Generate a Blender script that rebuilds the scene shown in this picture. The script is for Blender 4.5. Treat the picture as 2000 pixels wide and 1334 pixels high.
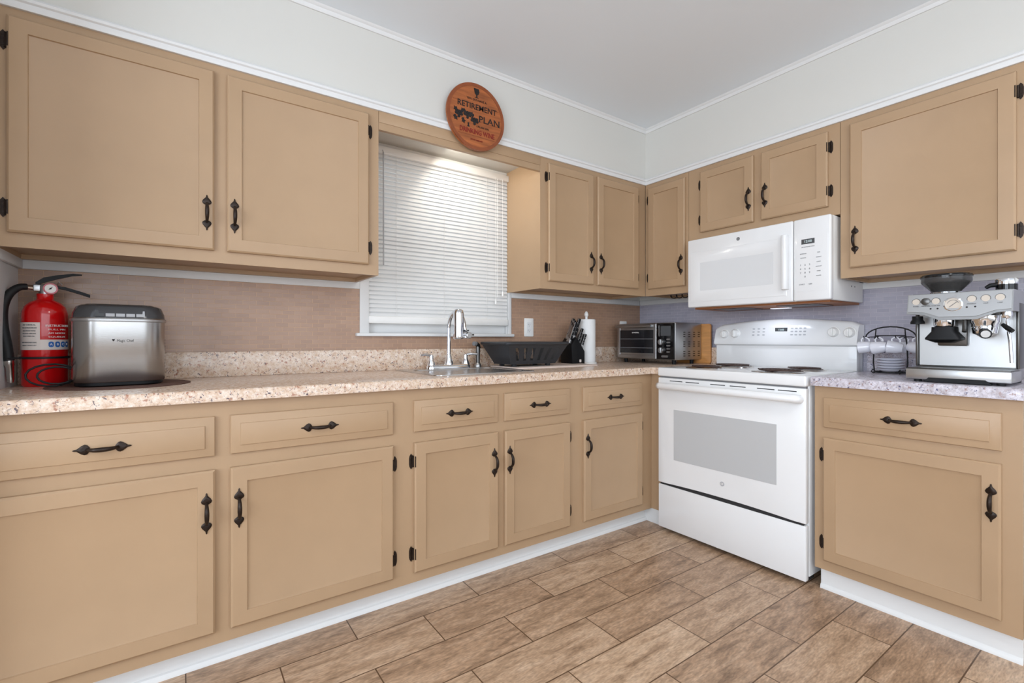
import bpy, bmesh, math, random
from mathutils import Vector, Matrix
R = math.radians
random.seed(7)
for o in list(bpy.data.objects): bpy.data.objects.remove(o)
sc = bpy.context.scene
COL = sc.collection

# ------------------------------------------------------------------ camera, world, light, exposure
cd = bpy.data.cameras.new('camera'); cam = bpy.data.objects.new('camera', cd); COL.objects.link(cam)
cd.sensor_width = 36.0; cd.sensor_fit = 'HORIZONTAL'; cd.lens = 928.68 / 2000 * 36
cd.shift_x = -0.0006; cd.shift_y = -0.0022; cd.clip_start = 0.02
cam.location = (-2.881, -2.416, 1.0752); cam.rotation_euler = (R(90), 0, R(-35.057))
sc.camera = cam
sc.view_settings.view_transform = 'Standard'; sc.view_settings.look = 'None'
sc.view_settings.gamma = 1.0; sc.view_settings.use_curve_mapping = False
sc.view_settings.exposure = 0.17
sc.render.engine = 'CYCLES'
sc.cycles.use_denoising = True
sc.cycles.max_bounces = 10; sc.cycles.diffuse_bounces = 6
w = bpy.data.worlds.new('daylight'); sc.world = w; w.use_nodes = True
w.node_tree.nodes['Background'].inputs[0].default_value = (0.93, 0.97, 1.0, 1)
w.node_tree.nodes['Background'].inputs[1].default_value = 0.6

def area(name, loc, rot, sx, sy, power, color, spread=None):
    l = bpy.data.lights.new(name, 'AREA'); l.shape = 'RECTANGLE'; l.size = sx; l.size_y = sy
    l.energy = power; l.color = color
    if spread: l.spread = spread
    o = bpy.data.objects.new(name, l); COL.objects.link(o); o.location = loc; o.rotation_euler = rot
    return o
# added fill panels, unseen behind and left of the camera, standing in for daylight
area('fill_panel_rear', (-2.3, -4.76, 1.45), (R(90), 0, 0), 3.6, 1.9, 45, (0.84, 0.95, 1.08))
area('fill_panel_left', (-5.16, -2.7, 1.5), (R(90), 0, R(-90)), 2.6, 1.7, 96, (0.84, 0.945, 1.08))

# ------------------------------------------------------------------ mesh helpers
def bmn(): return bmesh.new()
def box(bm, x0, x1, y0, y1, z0, z1, bev=0.0, seg=2):
    if x0 > x1: x0, x1 = x1, x0
    if y0 > y1: y0, y1 = y1, y0
    if z0 > z1: z0, z1 = z1, z0
    v = [bm.verts.new(p) for p in [(x0,y0,z0),(x1,y0,z0),(x1,y1,z0),(x0,y1,z0),(x0,y0,z1),(x1,y0,z1),(x1,y1,z1),(x0,y1,z1)]]
    f = [bm.faces.new([v[i] for i in q]) for q in [(0,3,2,1),(4,5,6,7),(0,1,5,4),(1,2,6,5),(2,3,7,6),(3,0,4,7)]]
    if bev > 0:
        es = list({e for a in f for e in a.edges})
        bmesh.ops.bevel(bm, geom=es, offset=bev, segments=seg, affect='EDGES', profile=0.5)
    return v
def rings(bm, w, h, seq, x=0, z=0, cap0=True):
    """lofted rectangles: seq of (inset, y); origin lower-left at (x,z)"""
    prev = None
    for k, (i, y) in enumerate(seq):
        c = [bm.verts.new(p) for p in [(x+i,y,z+i),(x+w-i,y,z+i),(x+w-i,y,z+h-i),(x+i,y,z+h-i)]]
        if prev:
            for a in range(4): bm.faces.new([prev[a], prev[(a+1)%4], c[(a+1)%4], c[a]])
        elif cap0: bm.faces.new(c[::-1])
        prev = c
    bm.faces.new(prev)
def frame_of(d):
    d = d.normalized(); a = Vector((0,0,1)) if abs(d.z) < 0.9 else Vector((1,0,0))
    u = d.cross(a).normalized(); return u, d.cross(u).normalized()
def tube(bm, pts, r, seg=10, closed=False, caps=True, flat=1.0):
    pts = [Vector(p) for p in pts]; n = len(pts)
    rr = r if isinstance(r, (list, tuple)) else [r]*n
    loops = []; u = None
    for i, p in enumerate(pts):
        if closed: d = pts[(i+1)%n] - pts[i-1]
        else: d = pts[min(i+1,n-1)] - pts[max(i-1,0)]
        d.normalize()
        if u is None: u, v = frame_of(d)
        else:
            u = (u - d*u.dot(d))
            if u.length < 1e-6: u, v = frame_of(d)
            u.normalize(); v = d.cross(u).normalized()
        loops.append([bm.verts.new(p + (u*math.cos(2*math.pi*k/seg) + v*flat*math.sin(2*math.pi*k/seg))*rr[i]) for k in range(seg)])
    m = n if closed else n-1
    for i in range(m):
        a, b = loops[i], loops[(i+1)%n]
        for k in range(seg): bm.faces.new([a[k], a[(k+1)%seg], b[(k+1)%seg], b[k]])
    if not closed and caps:
        bm.faces.new(loops[0][::-1]); bm.faces.new(loops[-1])
def lathe(bm, prof, c=(0,0,0), seg=32, axis='z', cap=True, mat=None):
    """prof = [(r, h)...] turned about an axis through c"""
    c = Vector(c); L = []
    def P(r, h, t):
        a, b = r*math.cos(t), r*math.sin(t)
        return c + {'z': Vector((a,b,h)), 'y': Vector((a,h,b)), 'x': Vector((h,a,b))}[axis]
    vs = []
    for r, h in prof:
        if r < 1e-7: v = bm.verts.new(P(0,h,0)); vs.append(v); L.append([v]*seg)
        else:
            l = [bm.verts.new(P(r,h,2*math.pi*k/seg)) for k in range(seg)]; vs += l; L.append(l)
    for a, b in zip(L, L[1:]):
        for k in range(seg):
            q = [a[k], a[(k+1)%seg], b[(k+1)%seg], b[k]]; s = []
            for v in q:
                if v not in s: s.append(v)
            if len(s) > 2: bm.faces.new(s)
    if cap:
        if prof[0][0] > 1e-7: bm.faces.new(L[0][::-1])
        if prof[-1][0] > 1e-7: bm.faces.new(L[-1])
    if mat is not None:
        for v in vs: v.co = mat @ v.co
    return vs
def prism(bm, poly, axis, d0, d1, bev=0):
    """poly of 2-D points in the plane across axis: x->(y,z)  y->(x,z)  z->(x,y)"""
    def P(p, d): return {'x': (d,p[0],p[1]), 'y': (p[0],d,p[1]), 'z': (p[0],p[1],d)}[axis]
    a = [bm.verts.new(P(p,d0)) for p in poly]; b = [bm.verts.new(P(p,d1)) for p in poly]
    fs = [bm.faces.new(a), bm.faces.new(b[::-1])]
    n = len(poly)
    for i in range(n): fs.append(bm.faces.new([a[(i+1)%n], a[i], b[i], b[(i+1)%n]]))
    if bev: bmesh.ops.bevel(bm, geom=list({e for f in fs for e in f.edges}), offset=bev, segments=2, affect='EDGES', profile=0.5)
    return a + b
def rrect(w, h, r, n=6, x=0, y=0):
    """rounded rectangle, centred at x,y"""
    o = []
    for cx, cy, s in [(w/2-r,h/2-r,0),(-w/2+r,h/2-r,90),(-w/2+r,-h/2+r,180),(w/2-r,-h/2+r,270)]:
        for k in range(n+1):
            t = R(s+90*k/n); o.append((x+cx+r*math.cos(t), y+cy+r*math.sin(t)))
    return o
def loft(bm, loops, caps=True):
    L = [[bm.verts.new(p) for p in l] for l in loops]; n = len(L[0])
    for a, b in zip(L, L[1:]):
        for k in range(n): bm.faces.new([a[k], a[(k+1)%n], b[(k+1)%n], b[k]])
    if caps: bm.faces.new(L[0][::-1]); bm.faces.new(L[-1])
def smooth(pts, n=6):
    P = [Vector(p) for p in pts]; o = []
    for i in range(len(P)-1):
        p0, p1, p2, p3 = P[max(i-1,0)], P[i], P[i+1], P[min(i+2,len(P)-1)]
        for k in range(n):
            t = k/n; o.append(0.5*((2*p1)+(p2-p0)*t+(2*p0-5*p1+4*p2-p3)*t*t+(3*p1-p0-3*p2+p3)*t**3))
    return o + [P[-1]]
def arc(c, r, a0, a1, n, plane='xz'):
    o = []
    for k in range(n+1):
        t = R(a0+(a1-a0)*k/n); p, q = r*math.cos(t), r*math.sin(t)
        o.append({'xz': (c[0]+p,c[1],c[2]+q), 'yz': (c[0],c[1]+p,c[2]+q), 'xy': (c[0]+p,c[1]+q,c[2])}[plane])
    return o
def obj(name, bm, m, parent=None, smooth=35, label=None):
    bmesh.ops.recalc_face_normals(bm, faces=bm.faces[:])
    me = bpy.data.meshes.new(name); bm.to_mesh(me); bm.free()
    return link(name, me, m, parent, smooth, label)
def link(name, me, m, parent=None, smooth=35, label=None):
    me.materials.clear(); me.materials.append(m)
    if smooth:
        me.shade_smooth(); me.set_sharp_from_angle(angle=R(smooth))
    o = bpy.data.objects.new(name, me); COL.objects.link(o)
    if parent: o.parent = parent
    if label: o['label'] = label
    return o
def thing(name, label, cat, loc=(0,0,0), rz=0, group=None):
    o = bpy.data.objects.new(name, None); COL.objects.link(o); o.empty_display_size = 0.05
    o.location = loc; o.rotation_euler = (0,0,R(rz)); o['label'] = label; o['category'] = cat
    if group: o['group'] = group
    return o
def tag(o, label, cat, group=None, loc=None, rz=0):
    o['label'] = label; o['category'] = cat
    if group: o['group'] = group
    if loc: o.location = loc; o.rotation_euler = (0,0,R(rz))
    return o
def struct(name, bm, m, parent=None, smooth=35, label=None):
    o = obj(name, bm, m, parent, smooth, label); 
    if not parent: o['kind'] = 'structure'; 
    return o
def text_mesh(body, size, width=None, depth=0.0006, bold=0.0, align='CENTER'):
    cu = bpy.data.curves.new('t', 'FONT'); cu.body = body; cu.size = size; cu.align_x = align; cu.align_y = 'CENTER'
    cu.extrude = depth; cu.offset = bold; cu.resolution_u = 3
    o = bpy.data.objects.new('t', cu); COL.objects.link(o)
    dg = bpy.context.evaluated_depsgraph_get(); dg.update()
    me = bpy.data.meshes.new_from_object(o.evaluated_get(dg)); bpy.data.objects.remove(o); bpy.data.curves.remove(cu)
    if width and me.vertices:
        xs = [v.co.x for v in me.vertices]; s = width / max(1e-6, max(xs)-min(xs))
        for v in me.vertices: v.co.x *= s
    return me
def texts(name, items, m, parent, label=None, wrap=None, each=False):
    """items = [(body, size, x, y, z, width, bold)] laid on a face that looks towards -y, joined into one lettering mesh"""
    if each:
        for it in items: texts(name, [it], m, parent, label, wrap)
        return
    bm = bmesh.new()
    for it in items:
        body, size, x, y, z = it[:5]; width = it[5] if len(it) > 5 else None; bold = it[6] if len(it) > 6 else 0
        me = text_mesh(body, size, width, bold=bold)
        for v in me.vertices:
            a, b, c = v.co; p = Vector((x+a, y-c, z+b))
            if wrap: p = wrap(p)
            v.co = p
        bm.from_mesh(me); bpy.data.meshes.remove(me)
    me = bpy.data.meshes.new(name); bm.to_mesh(me); bm.free()
    return link(name, me, m, parent, 0, label)

# ------------------------------------------------------------------ materials
def lin(c):
    c = c/255.0
    return c/12.92 if c <= 0.04045 else ((c+0.055)/1.055)**2.4
def rgb(r, g, b): return (lin(r), lin(g), lin(b), 1)
def mat(name, col, rough=0.5, metal=0.0, bump=0.0, bscale=60, spec=0.5, coat=0.0, var=0.0, vscale=6, stretch=(1,1,1), trans=0.0, alpha=1.0, ior=1.45, emit=None, estr=0):
    m = bpy.data.materials.new(name); m.use_nodes = True; nt = m.node_tree; N = nt.nodes; L = nt.links
    b = N['Principled BSDF']; b.inputs['Base Color'].default_value = col; b.inputs['Roughness'].default_value = rough
    b.inputs['Metallic'].default_value = metal; b.inputs['Specular IOR Level'].default_value = spec
    b.inputs['Coat Weight'].default_value = coat; b.inputs['Transmission Weight'].default_value = trans; b.inputs['IOR'].default_value = ior
    b.inputs['Alpha'].default_value = alpha
    if emit: b.inputs['Emission Color'].default_value = emit; b.inputs['Emission Strength'].default_value = estr
    tc = N.new('ShaderNodeTexCoord'); mp = N.new('ShaderNodeMapping'); mp.inputs['Scale'].default_value = stretch
    L.new(tc.outputs['Object'], mp.inputs[0])
    if var > 0:
        n = N.new('ShaderNodeTexNoise'); n.inputs['Scale'].default_value = vscale; n.inputs['Detail'].default_value = 4
        L.new(mp.outputs[0], n.inputs['Vector'])
        r = N.new('ShaderNodeValToRGB'); r.color_ramp.elements[0].position = 0.3; r.color_ramp.elements[1].position = 0.7
        r.color_ramp.elements[0].color = tuple(c*(1-var) for c in col[:3]) + (1,)
        r.color_ramp.elements[1].color = tuple(min(1, c*(1+var)) for c in col[:3]) + (1,)
        L.new(n.outputs['Fac'], r.inputs[0]); L.new(r.outputs[0], b.inputs['Base Color'])
    if bump > 0:
        n2 = N.new('ShaderNodeTexNoise'); n2.inputs['Scale'].default_value = bscale; n2.inputs['Detail'].default_value = 3
        L.new(mp.outputs[0], n2.inputs['Vector'])
        bp = N.new('ShaderNodeBump'); bp.inputs['Strength'].default_value = bump; bp.inputs['Distance'].default_value = 0.002
        L.new(n2.outputs['Fac'], bp.inputs['Height']); L.new(bp.outputs[0], b.inputs['Normal'])
    return m
M = {}
M['paint'] = mat('tan_cabinet_paint', rgb(171,142,111), 0.42, bump=0.12, bscale=40, var=0.03, vscale=5, stretch=(1,1,1))
M['wall'] = mat('white_wall_paint', rgb(226,225,221), 0.6, bump=0.05, bscale=120)
M['ceiling'] = mat('ceiling_paint', rgb(229,235,240), 0.7, bump=0.05, bscale=120)
M['trim'] = mat('white_trim_paint', rgb(218,218,217), 0.4)
M['white'] = mat('white_enamel', rgb(226,226,226), 0.18, coat=0.3)
M['white_plastic'] = mat('white_plastic', rgb(232,231,228), 0.35)
M['grey_glass'] = mat('grey_oven_glass', rgb(186,187,188), 0.12)
M['pale_glass'] = mat('pale_microwave_glass', rgb(214,215,216), 0.12)
M['shadow'] = mat('dark_gap', rgb(40,40,42), 0.7)
M['bronze'] = mat('oil_rubbed_bronze', rgb(44,33,26), 0.38, metal=0.55, bump=0.2, bscale=300, var=0.3, vscale=60)
M['steel'] = mat('brushed_steel', rgb(172,170,168), 0.24, metal=1.0, bump=0.06, bscale=40, stretch=(1,1,30))
M['steel_h'] = mat('brushed_steel_across', rgb(162,162,162), 0.3, metal=1.0, bump=0.06, bscale=40, stretch=(1,30,30))
M['satin'] = mat('satin_steel', rgb(180,180,180), 0.33, metal=1.0)
M['sink'] = mat('sink_steel', rgb(196,194,192), 0.27, metal=1.0)
M['chrome'] = mat('chrome', rgb(226,228,232), 0.07, metal=1.0)
M['dark_steel'] = mat('dark_steel', rgb(92,90,88), 0.3, metal=0.9)
M['black'] = mat('black_plastic', rgb(17,17,19), 0.5, spec=0.3)
M['black_gloss'] = mat('glossy_black_plastic', rgb(16,16,18), 0.12)
M['rack'] = mat('charcoal_plastic', rgb(47,48,51), 0.38)
M['rubber'] = mat('black_rubber', rgb(20,20,21), 0.6)
M['grey'] = mat('grey_print', rgb(120,120,122), 0.5)
M['lgrey'] = mat('pale_grey_print', rgb(176,177,180), 0.5)
M['red'] = mat('red_extinguisher_paint', rgb(200,12,16), 0.16, coat=0.4)
M['paper'] = mat('white_label_paper', rgb(226,214,206), 0.5)
M['cream'] = mat('cream_plastic', rgb(196,186,174), 0.5)
M['ink_blue'] = mat('blue_ink', rgb(40,100,176), 0.5)
M['ink_white'] = mat('white_ink', rgb(240,236,230), 0.5)
M['ink_black'] = mat('black_ink', rgb(26,20,20), 0.6)
M['ink_red'] = mat('dark_red_ink', rgb(128,30,22), 0.6)
M['pink'] = mat('red_gauge_ring', rgb(214,130,140), 0.4)
M['mat_brown'] = mat('brown_placemat', rgb(96,68,58), 0.7, bump=0.5, bscale=400)
M['mat_pale'] = mat('pale_drying_mat', rgb(214,196,184), 0.8, bump=0.3, bscale=300)
M['wood'] = mat('cutting_board_wood', rgb(196,138,80), 0.5, var=0.15, vscale=8, stretch=(1,1,8))
M['sign_wood'] = mat('sign_orange_wood', rgb(156,88,46), 0.55, var=0.32, vscale=7, stretch=(1.2,1,9))
M['sign_rim'] = mat('sign_rim_wood', rgb(134,70,36), 0.5, var=0.2, vscale=20)
M['cup'] = mat('glazed_porcelain', rgb(226,226,234), 0.15, coat=0.4)
M['towel'] = mat('paper_towel', rgb(233,233,232), 0.85, bump=0.3, bscale=250)
M['smoke'] = mat('smoked_plastic', rgb(120,118,116), 0.08, trans=0.75, ior=1.3)
M['lid_glass'] = mat('smoked_lid_plastic', rgb(62,62,64), 0.15)
M['beans'] = mat('coffee_beans', rgb(40,24,16), 0.35, bump=1.0, bscale=150, var=0.5, vscale=140)
M['display'] = mat('dark_display', rgb(78,80,82), 0.2)
M['digits'] = mat('display_digits', rgb(190,205,206), 0.4, emit=rgb(190,210,212), estr=0.3)
M['coil'] = mat('burner_coil', rgb(70,52,46), 0.5, metal=0.3)
M['pan'] = mat('chrome_drip_pan', rgb(190,184,178), 0.2, metal=1.0)
M['oven_inside'] = mat('dark_oven_glass', rgb(26,28,32), 0.06, coat=0.5)
M['diffuser'] = mat('lamp_diffuser', rgb(255,244,225), 0.6, emit=(1,0.93,0.8,1), estr=4.0)
M['led'] = mat('led_cover', rgb(240,244,255), 0.5, emit=(0.86,0.92,1,1), estr=0.6)
M['amber'] = mat('warm_grill', rgb(150,96,58), 0.5, metal=0.4)

def slat_mat():
    m = bpy.data.materials.new('blind_slat_vinyl'); m.use_nodes = True; nt = m.node_tree; N = nt.nodes
    b = N['Principled BSDF']; b.inputs['Base Color'].default_value = rgb(236,236,235); b.inputs['Roughness'].default_value = 0.4
    t = N.new('ShaderNodeBsdfTranslucent'); t.inputs[0].default_value = rgb(240,240,238)
    x = N.new('ShaderNodeMixShader'); x.inputs[0].default_value = 0.22
    nt.links.new(b.outputs[0], x.inputs[1]); nt.links.new(t.outputs[0], x.inputs[2]); nt.links.new(x.outputs[0], N['Material Output'].inputs[0])
    return m
M['slat'] = slat_mat()
def glass_mat():
    m = bpy.data.materials.new('window_glass'); m.use_nodes = True; nt = m.node_tree; N = nt.nodes
    t = N.new('ShaderNodeBsdfTransparent'); g = N.new('ShaderNodeBsdfGlossy'); g.inputs['Roughness'].default_value = 0.02
    x = N.new('ShaderNodeMixShader'); x.inputs[0].default_value = 0.06
    nt.links.new(t.outputs[0], x.inputs[1]); nt.links.new(g.outputs[0], x.inputs[2]); nt.links.new(x.outputs[0], N['Material Output'].inputs[0])
    return m
M['glass'] = glass_mat()

def granite(name, cols, dark, fleck):
    m = bpy.data.materials.new(name); m.use_nodes = True; nt = m.node_tree; N = nt.nodes; L = nt.links
    b = N['Principled BSDF']; b.inputs['Roughness'].default_value = 0.24; b.inputs['Coat Weight'].default_value = 0.15
    tc = N.new('ShaderNodeTexCoord')
    n1 = N.new('ShaderNodeTexNoise'); n1.inputs['Scale'].default_value = 55; n1.inputs['Detail'].default_value = 8; n1.inputs['Roughness'].default_value = 0.75
    L.new(tc.outputs['Object'], n1.inputs['Vector'])
    r1 = N.new('ShaderNodeValToRGB'); e = r1.color_ramp.elements
    e[0].position = 0.36; e[0].color = cols[0]; e[1].position = 0.66; e[1].color = cols[2]
    k = r1.color_ramp.elements.new(0.5); k.color = cols[1]
    L.new(n1.outputs['Fac'], r1.inputs[0])
    n2 = N.new('ShaderNodeTexNoise'); n2.inputs['Scale'].default_value = 105; n2.inputs['Detail'].default_value = 4; n2.inputs['Distortion'].default_value = 1.2
    L.new(tc.outputs['Object'], n2.inputs['Vector'])
    r2 = N.new('ShaderNodeValToRGB'); r2.color_ramp.elements[0].position = 0.60; r2.color_ramp.elements[1].position = 0.67
    r2.color_ramp.elements[0].color = (0,0,0,1); r2.color_ramp.elements[1].color = (1,1,1,1)
    L.new(n2.outputs['Fac'], r2.inputs[0])
    mx = N.new('ShaderNodeMixRGB'); mx.inputs[2].default_value = dark
    L.new(r2.outputs[0], mx.inputs[0]); L.new(r1.outputs[0], mx.inputs[1])
    n3 = N.new('ShaderNodeTexNoise'); n3.inputs['Scale'].default_value = 80; n3.inputs['Detail'].default_value = 3
    mp = N.new('ShaderNodeMapping'); mp.inputs['Location'].default_value = (3.3,7.1,1.9); L.new(tc.outputs['Object'], mp.inputs[0]); L.new(mp.outputs[0], n3.inputs['Vector'])
    r3 = N.new('ShaderNodeValToRGB'); r3.color_ramp.elements[0].position = 0.61; r3.color_ramp.elements[1].position = 0.69
    r3.color_ramp.elements[0].color = (0,0,0,1); r3.color_ramp.elements[1].color = (1,1,1,1); L.new(n3.outputs['Fac'], r3.inputs[0])
    m2 = N.new('ShaderNodeMixRGB'); m2.inputs[2].default_value = fleck
    L.new(r3.outputs[0], m2.inputs[0]); L.new(mx.outputs[0], m2.inputs[1]); L.new(m2.outputs[0], b.inputs['Base Color'])
    return m
M['granite'] = granite('tan_granite_laminate', [rgb(190,156,128), rgb(209,185,163), rgb(228,214,202)], rgb(84,66,72), rgb(164,114,90))
M['granite_cool_lit'] = granite('cool_lit_granite_laminate', [rgb(160,148,150), rgb(190,184,192), rgb(218,214,222)], rgb(84,82,112), rgb(150,124,120))  # bluish light on the right-hand counter put into its colour

def tile_mat(name, axis, c1, c2, mortar):
    m = bpy.data.materials.new(name); m.use_nodes = True; nt = m.node_tree; N = nt.nodes; L = nt.links
    b = N['Principled BSDF']; b.inputs['Roughness'].default_value = 0.28
    tc = N.new('ShaderNodeTexCoord'); sp = N.new('ShaderNodeSeparateXYZ'); cb = N.new('ShaderNodeCombineXYZ')
    L.new(tc.outputs['Object'], sp.inputs[0]); L.new(sp.outputs[axis], cb.inputs[0]); L.new(sp.outputs['Z'], cb.inputs[1])
    br = N.new('ShaderNodeTexBrick'); L.new(cb.outputs[0], br.inputs['Vector'])
    for k, v in [('Scale',1),('Mortar Size',0.0011),('Mortar Smooth',0.4),('Brick Width',0.053),('Row Height',0.0195),('Bias',0.0)]: br.inputs[k].default_value = v
    br.inputs['Color1'].default_value = c1; br.inputs['Color2'].default_value = c2; br.inputs['Mortar'].default_value = mortar
    n = N.new('ShaderNodeTexNoise'); n.inputs['Scale'].default_value = 5; L.new(tc.outputs['Object'], n.inputs['Vector'])
    mx = N.new('ShaderNodeMixRGB'); mx.blend_type = 'SOFT_LIGHT'; mx.inputs[0].default_value = 0.25
    L.new(br.outputs['Color'], mx.inputs[1]); L.new(n.outputs['Fac'], mx.inputs[2]); L.new(mx.outputs[0], b.inputs['Base Color'])
    bp = N.new('ShaderNodeBump'); bp.inputs['Strength'].default_value = 0.5; bp.inputs['Distance'].default_value = 0.0015; bp.invert = True
    L.new(br.outputs['Fac'], bp.inputs['Height']); L.new(bp.outputs[0], b.inputs['Normal'])
    return m
M['tile'] = tile_mat('beige_mosaic_tile', 'X', rgb(170,137,114), rgb(160,128,107), rgb(190,154,122))
M['tile_cool_lit'] = tile_mat('cool_lit_mosaic_tile', 'Y', rgb(170,166,178), rgb(160,157,170), rgb(192,188,196))  # cool light falling on the right wall's mosaic, mixed into the tile colours

def floor_mat():
    m = bpy.data.materials.new('wood_look_floor_tile'); m.use_nodes = True; nt = m.node_tree; N = nt.nodes; L = nt.links
    b = N['Principled BSDF']; b.inputs['Roughness'].default_value = 0.38
    tc = N.new('ShaderNodeTexCoord'); mp = N.new('ShaderNodeMapping'); mp.inputs['Location'].default_value = (1.596+20*0.507, 0.703+20*0.1853, 0)
    L.new(tc.outputs['Object'], mp.inputs[0])
    br = N.new('ShaderNodeTexBrick'); L.new(mp.outputs[0], br.inputs['Vector'])
    for k, v in [('Scale',1),('Mortar Size',0.0022),('Mortar Smooth',0.1),('Brick Width',0.507),('Row Height',0.1853),('Bias',0.0)]: br.inputs[k].default_value = v
    br.inputs['Color1'].default_value = (0,0,0,1); br.inputs['Color2'].default_value = (1,1,1,1); br.inputs['Mortar'].default_value = (0.5,0.5,0.5,1)
    # a shift of the grain for each tile
    ad = N.new('ShaderNodeVectorMath'); ad.operation = 'MULTIPLY_ADD'; ad.inputs[1].default_value = (37,53,11)
    L.new(br.outputs['Color'], ad.inputs[0]); L.new(tc.outputs['Object'], ad.inputs[2])
    m1 = N.new('ShaderNodeMapping'); m1.inputs['Scale'].default_value = (2.6,12,1); L.new(ad.outputs[0], m1.inputs[0])
    n1 = N.new('ShaderNodeTexNoise'); n1.inputs['Scale'].default_value = 2.2; n1.inputs['Detail'].default_value = 7; n1.inputs['Roughness'].default_value = 0.62; n1.inputs['Distortion'].default_value = 0.6
    L.new(m1.outputs[0], n1.inputs['Vector'])
    r1 = N.new('ShaderNodeValToRGB'); e = r1.color_ramp.elements
    e[0].position = 0.28; e[0].color = rgb(122,96,74); e[1].position = 0.72; e[1].color = rgb(196,168,142)
    k = e.new(0.48); k.color = rgb(172,142,115)
    L.new(n1.outputs['Fac'], r1.inputs[0])
    m2 = N.new('ShaderNodeMapping'); m2.inputs['Scale'].default_value = (30,120,1); L.new(ad.outputs[0], m2.inputs[0])
    n2 = N.new('ShaderNodeTexNoise'); n2.inputs['Scale'].default_value = 1.6; n2.inputs['Detail'].default_value = 5; L.new(m2.outputs[0], n2.inputs['Vector'])
    mx = N.new('ShaderNodeMixRGB'); mx.blend_type = 'OVERLAY'; mx.inputs[0].default_value = 0.7
    L.new(r1.outputs[0], mx.inputs[1]); L.new(n2.outputs['Fac'], mx.inputs[2])
    tn = N.new('ShaderNodeMixRGB'); tn.blend_type = 'SOFT_LIGHT'; tn.inputs[0].default_value = 0.28
    L.new(mx.outputs[0], tn.inputs[1]); L.new(br.outputs['Color'], tn.inputs[2])
    gm = N.new('ShaderNodeMixRGB'); gm.inputs[2].default_value = rgb(92,66,44)
    L.new(br.outputs['Fac'], gm.inputs[0]); L.new(tn.outputs[0], gm.inputs[1]); L.new(gm.outputs[0], b.inputs['Base Color'])
    bp = N.new('ShaderNodeBump'); bp.inputs['Strength'].default_value = 0.6; bp.inputs['Distance'].default_value = 0.002; bp.invert = True
    L.new(br.outputs['Fac'], bp.inputs['Height']); L.new(bp.outputs[0], b.inputs['Normal'])
    return m
M['floor'] = floor_mat()
def panel_mat():
    m = mat('white_soffit_panelling', rgb(207,205,199), 0.6); nt = m.node_tree; N = nt.nodes; L = nt.links
    return m
M['soffit'] = panel_mat()

# ------------------------------------------------------------------ the setting
XL = -3.352                     # left wall
ZC = 2.462                      # ceiling
DU, DUB = 0.332, 0.338          # face planes of the upper cabinets
DB, DBB = 0.605, 0.617          # face planes of the base cabinets
ZUB, ZUT = 1.360, 2.095
bm = bmn(); box(bm, -5.3, 0.1, -4.9, 0.12, -0.05, 0); struct('floor', bm, M['floor'])
bm = bmn(); box(bm, -5.3, 0.1, -4.9, 0.12, ZC, ZC+0.05); struct('ceiling', bm, M['ceiling'])
WX0, WX1, WZ0, WZ1 = -2.10, -1.222, 1.107, 2.085     # window opening
bm = bmn()
box(bm, XL-0.1, WX0, 0, 0.12, 0, ZC); box(bm, WX1, 0.1, 0, 0.12, 0, ZC)
box(bm, WX0, WX1, 0, 0.12, 0, WZ0); box(bm, WX0, WX1, 0, 0.12, WZ1, ZC)
wall_back = struct('wall_back', bm, M['wall'])
bm = bmn(); box(bm, 0, 0.1, -4.9, 0, 0, ZC); wall_right = struct('wall_right', bm, M['wall'])
bm = bmn(); box(bm, -5.2, XL, -0.72, 0.0, 0, ZC); struct('wall_left', bm, M['trim'])
bm = bmn(); box(bm, -5.3, -5.2, -4.9, 0, 0, ZC); struct('wall_far_left', bm, M['wall'])
bm = bmn(); box(bm, -5.2, 0, -4.9, -4.8, 0, ZC); struct('wall_front', bm, M['wall'])
TT = 0.008
bm = bmn()
box(bm, XL, -2.135, -TT, 0, 1.018, 1.328); box(bm, -1.204, 0, -TT, 0, 1.018, 1.328); box(bm, -2.135, -1.204, -TT, 0, 1.018, 1.090)
obj('tile_backsplash', bm, M['tile'], wall_back)
bm = bmn(); box(bm, -TT, 0, -4.0, -TT, 0.88, 1.345); obj('tile_backsplash', bm, M['tile_cool_lit'], wall_right)
# unseen door and window frames, added in front of the two fill panels
bm = bmn()
for x in (-4.14,-3.24,-2.345,-1.44,-0.50): box(bm, x-0.04, x+0.04, -4.75, -4.71, 0.0, 2.42)
for z in (0.48,2.42): box(bm, -4.14, -0.46, -4.75, -4.71, z-0.04, z+0.04)
box(bm, -4.14, -0.46, -4.80, -4.77, 0.0, 0.50)
struct('fill_frame_rear', bm, M['trim'])
bm = bmn()
for y in (-4.04,-2.7,-1.36): box(bm, -5.15, -5.11, y-0.04, y+0.04, 0.61, 2.39)
for z in (0.63,1.5,2.37): box(bm, -5.15, -5.11, -4.04, -1.36, z-0.03, z+0.03)
struct('fill_frame_left', bm, M['trim'])
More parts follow.
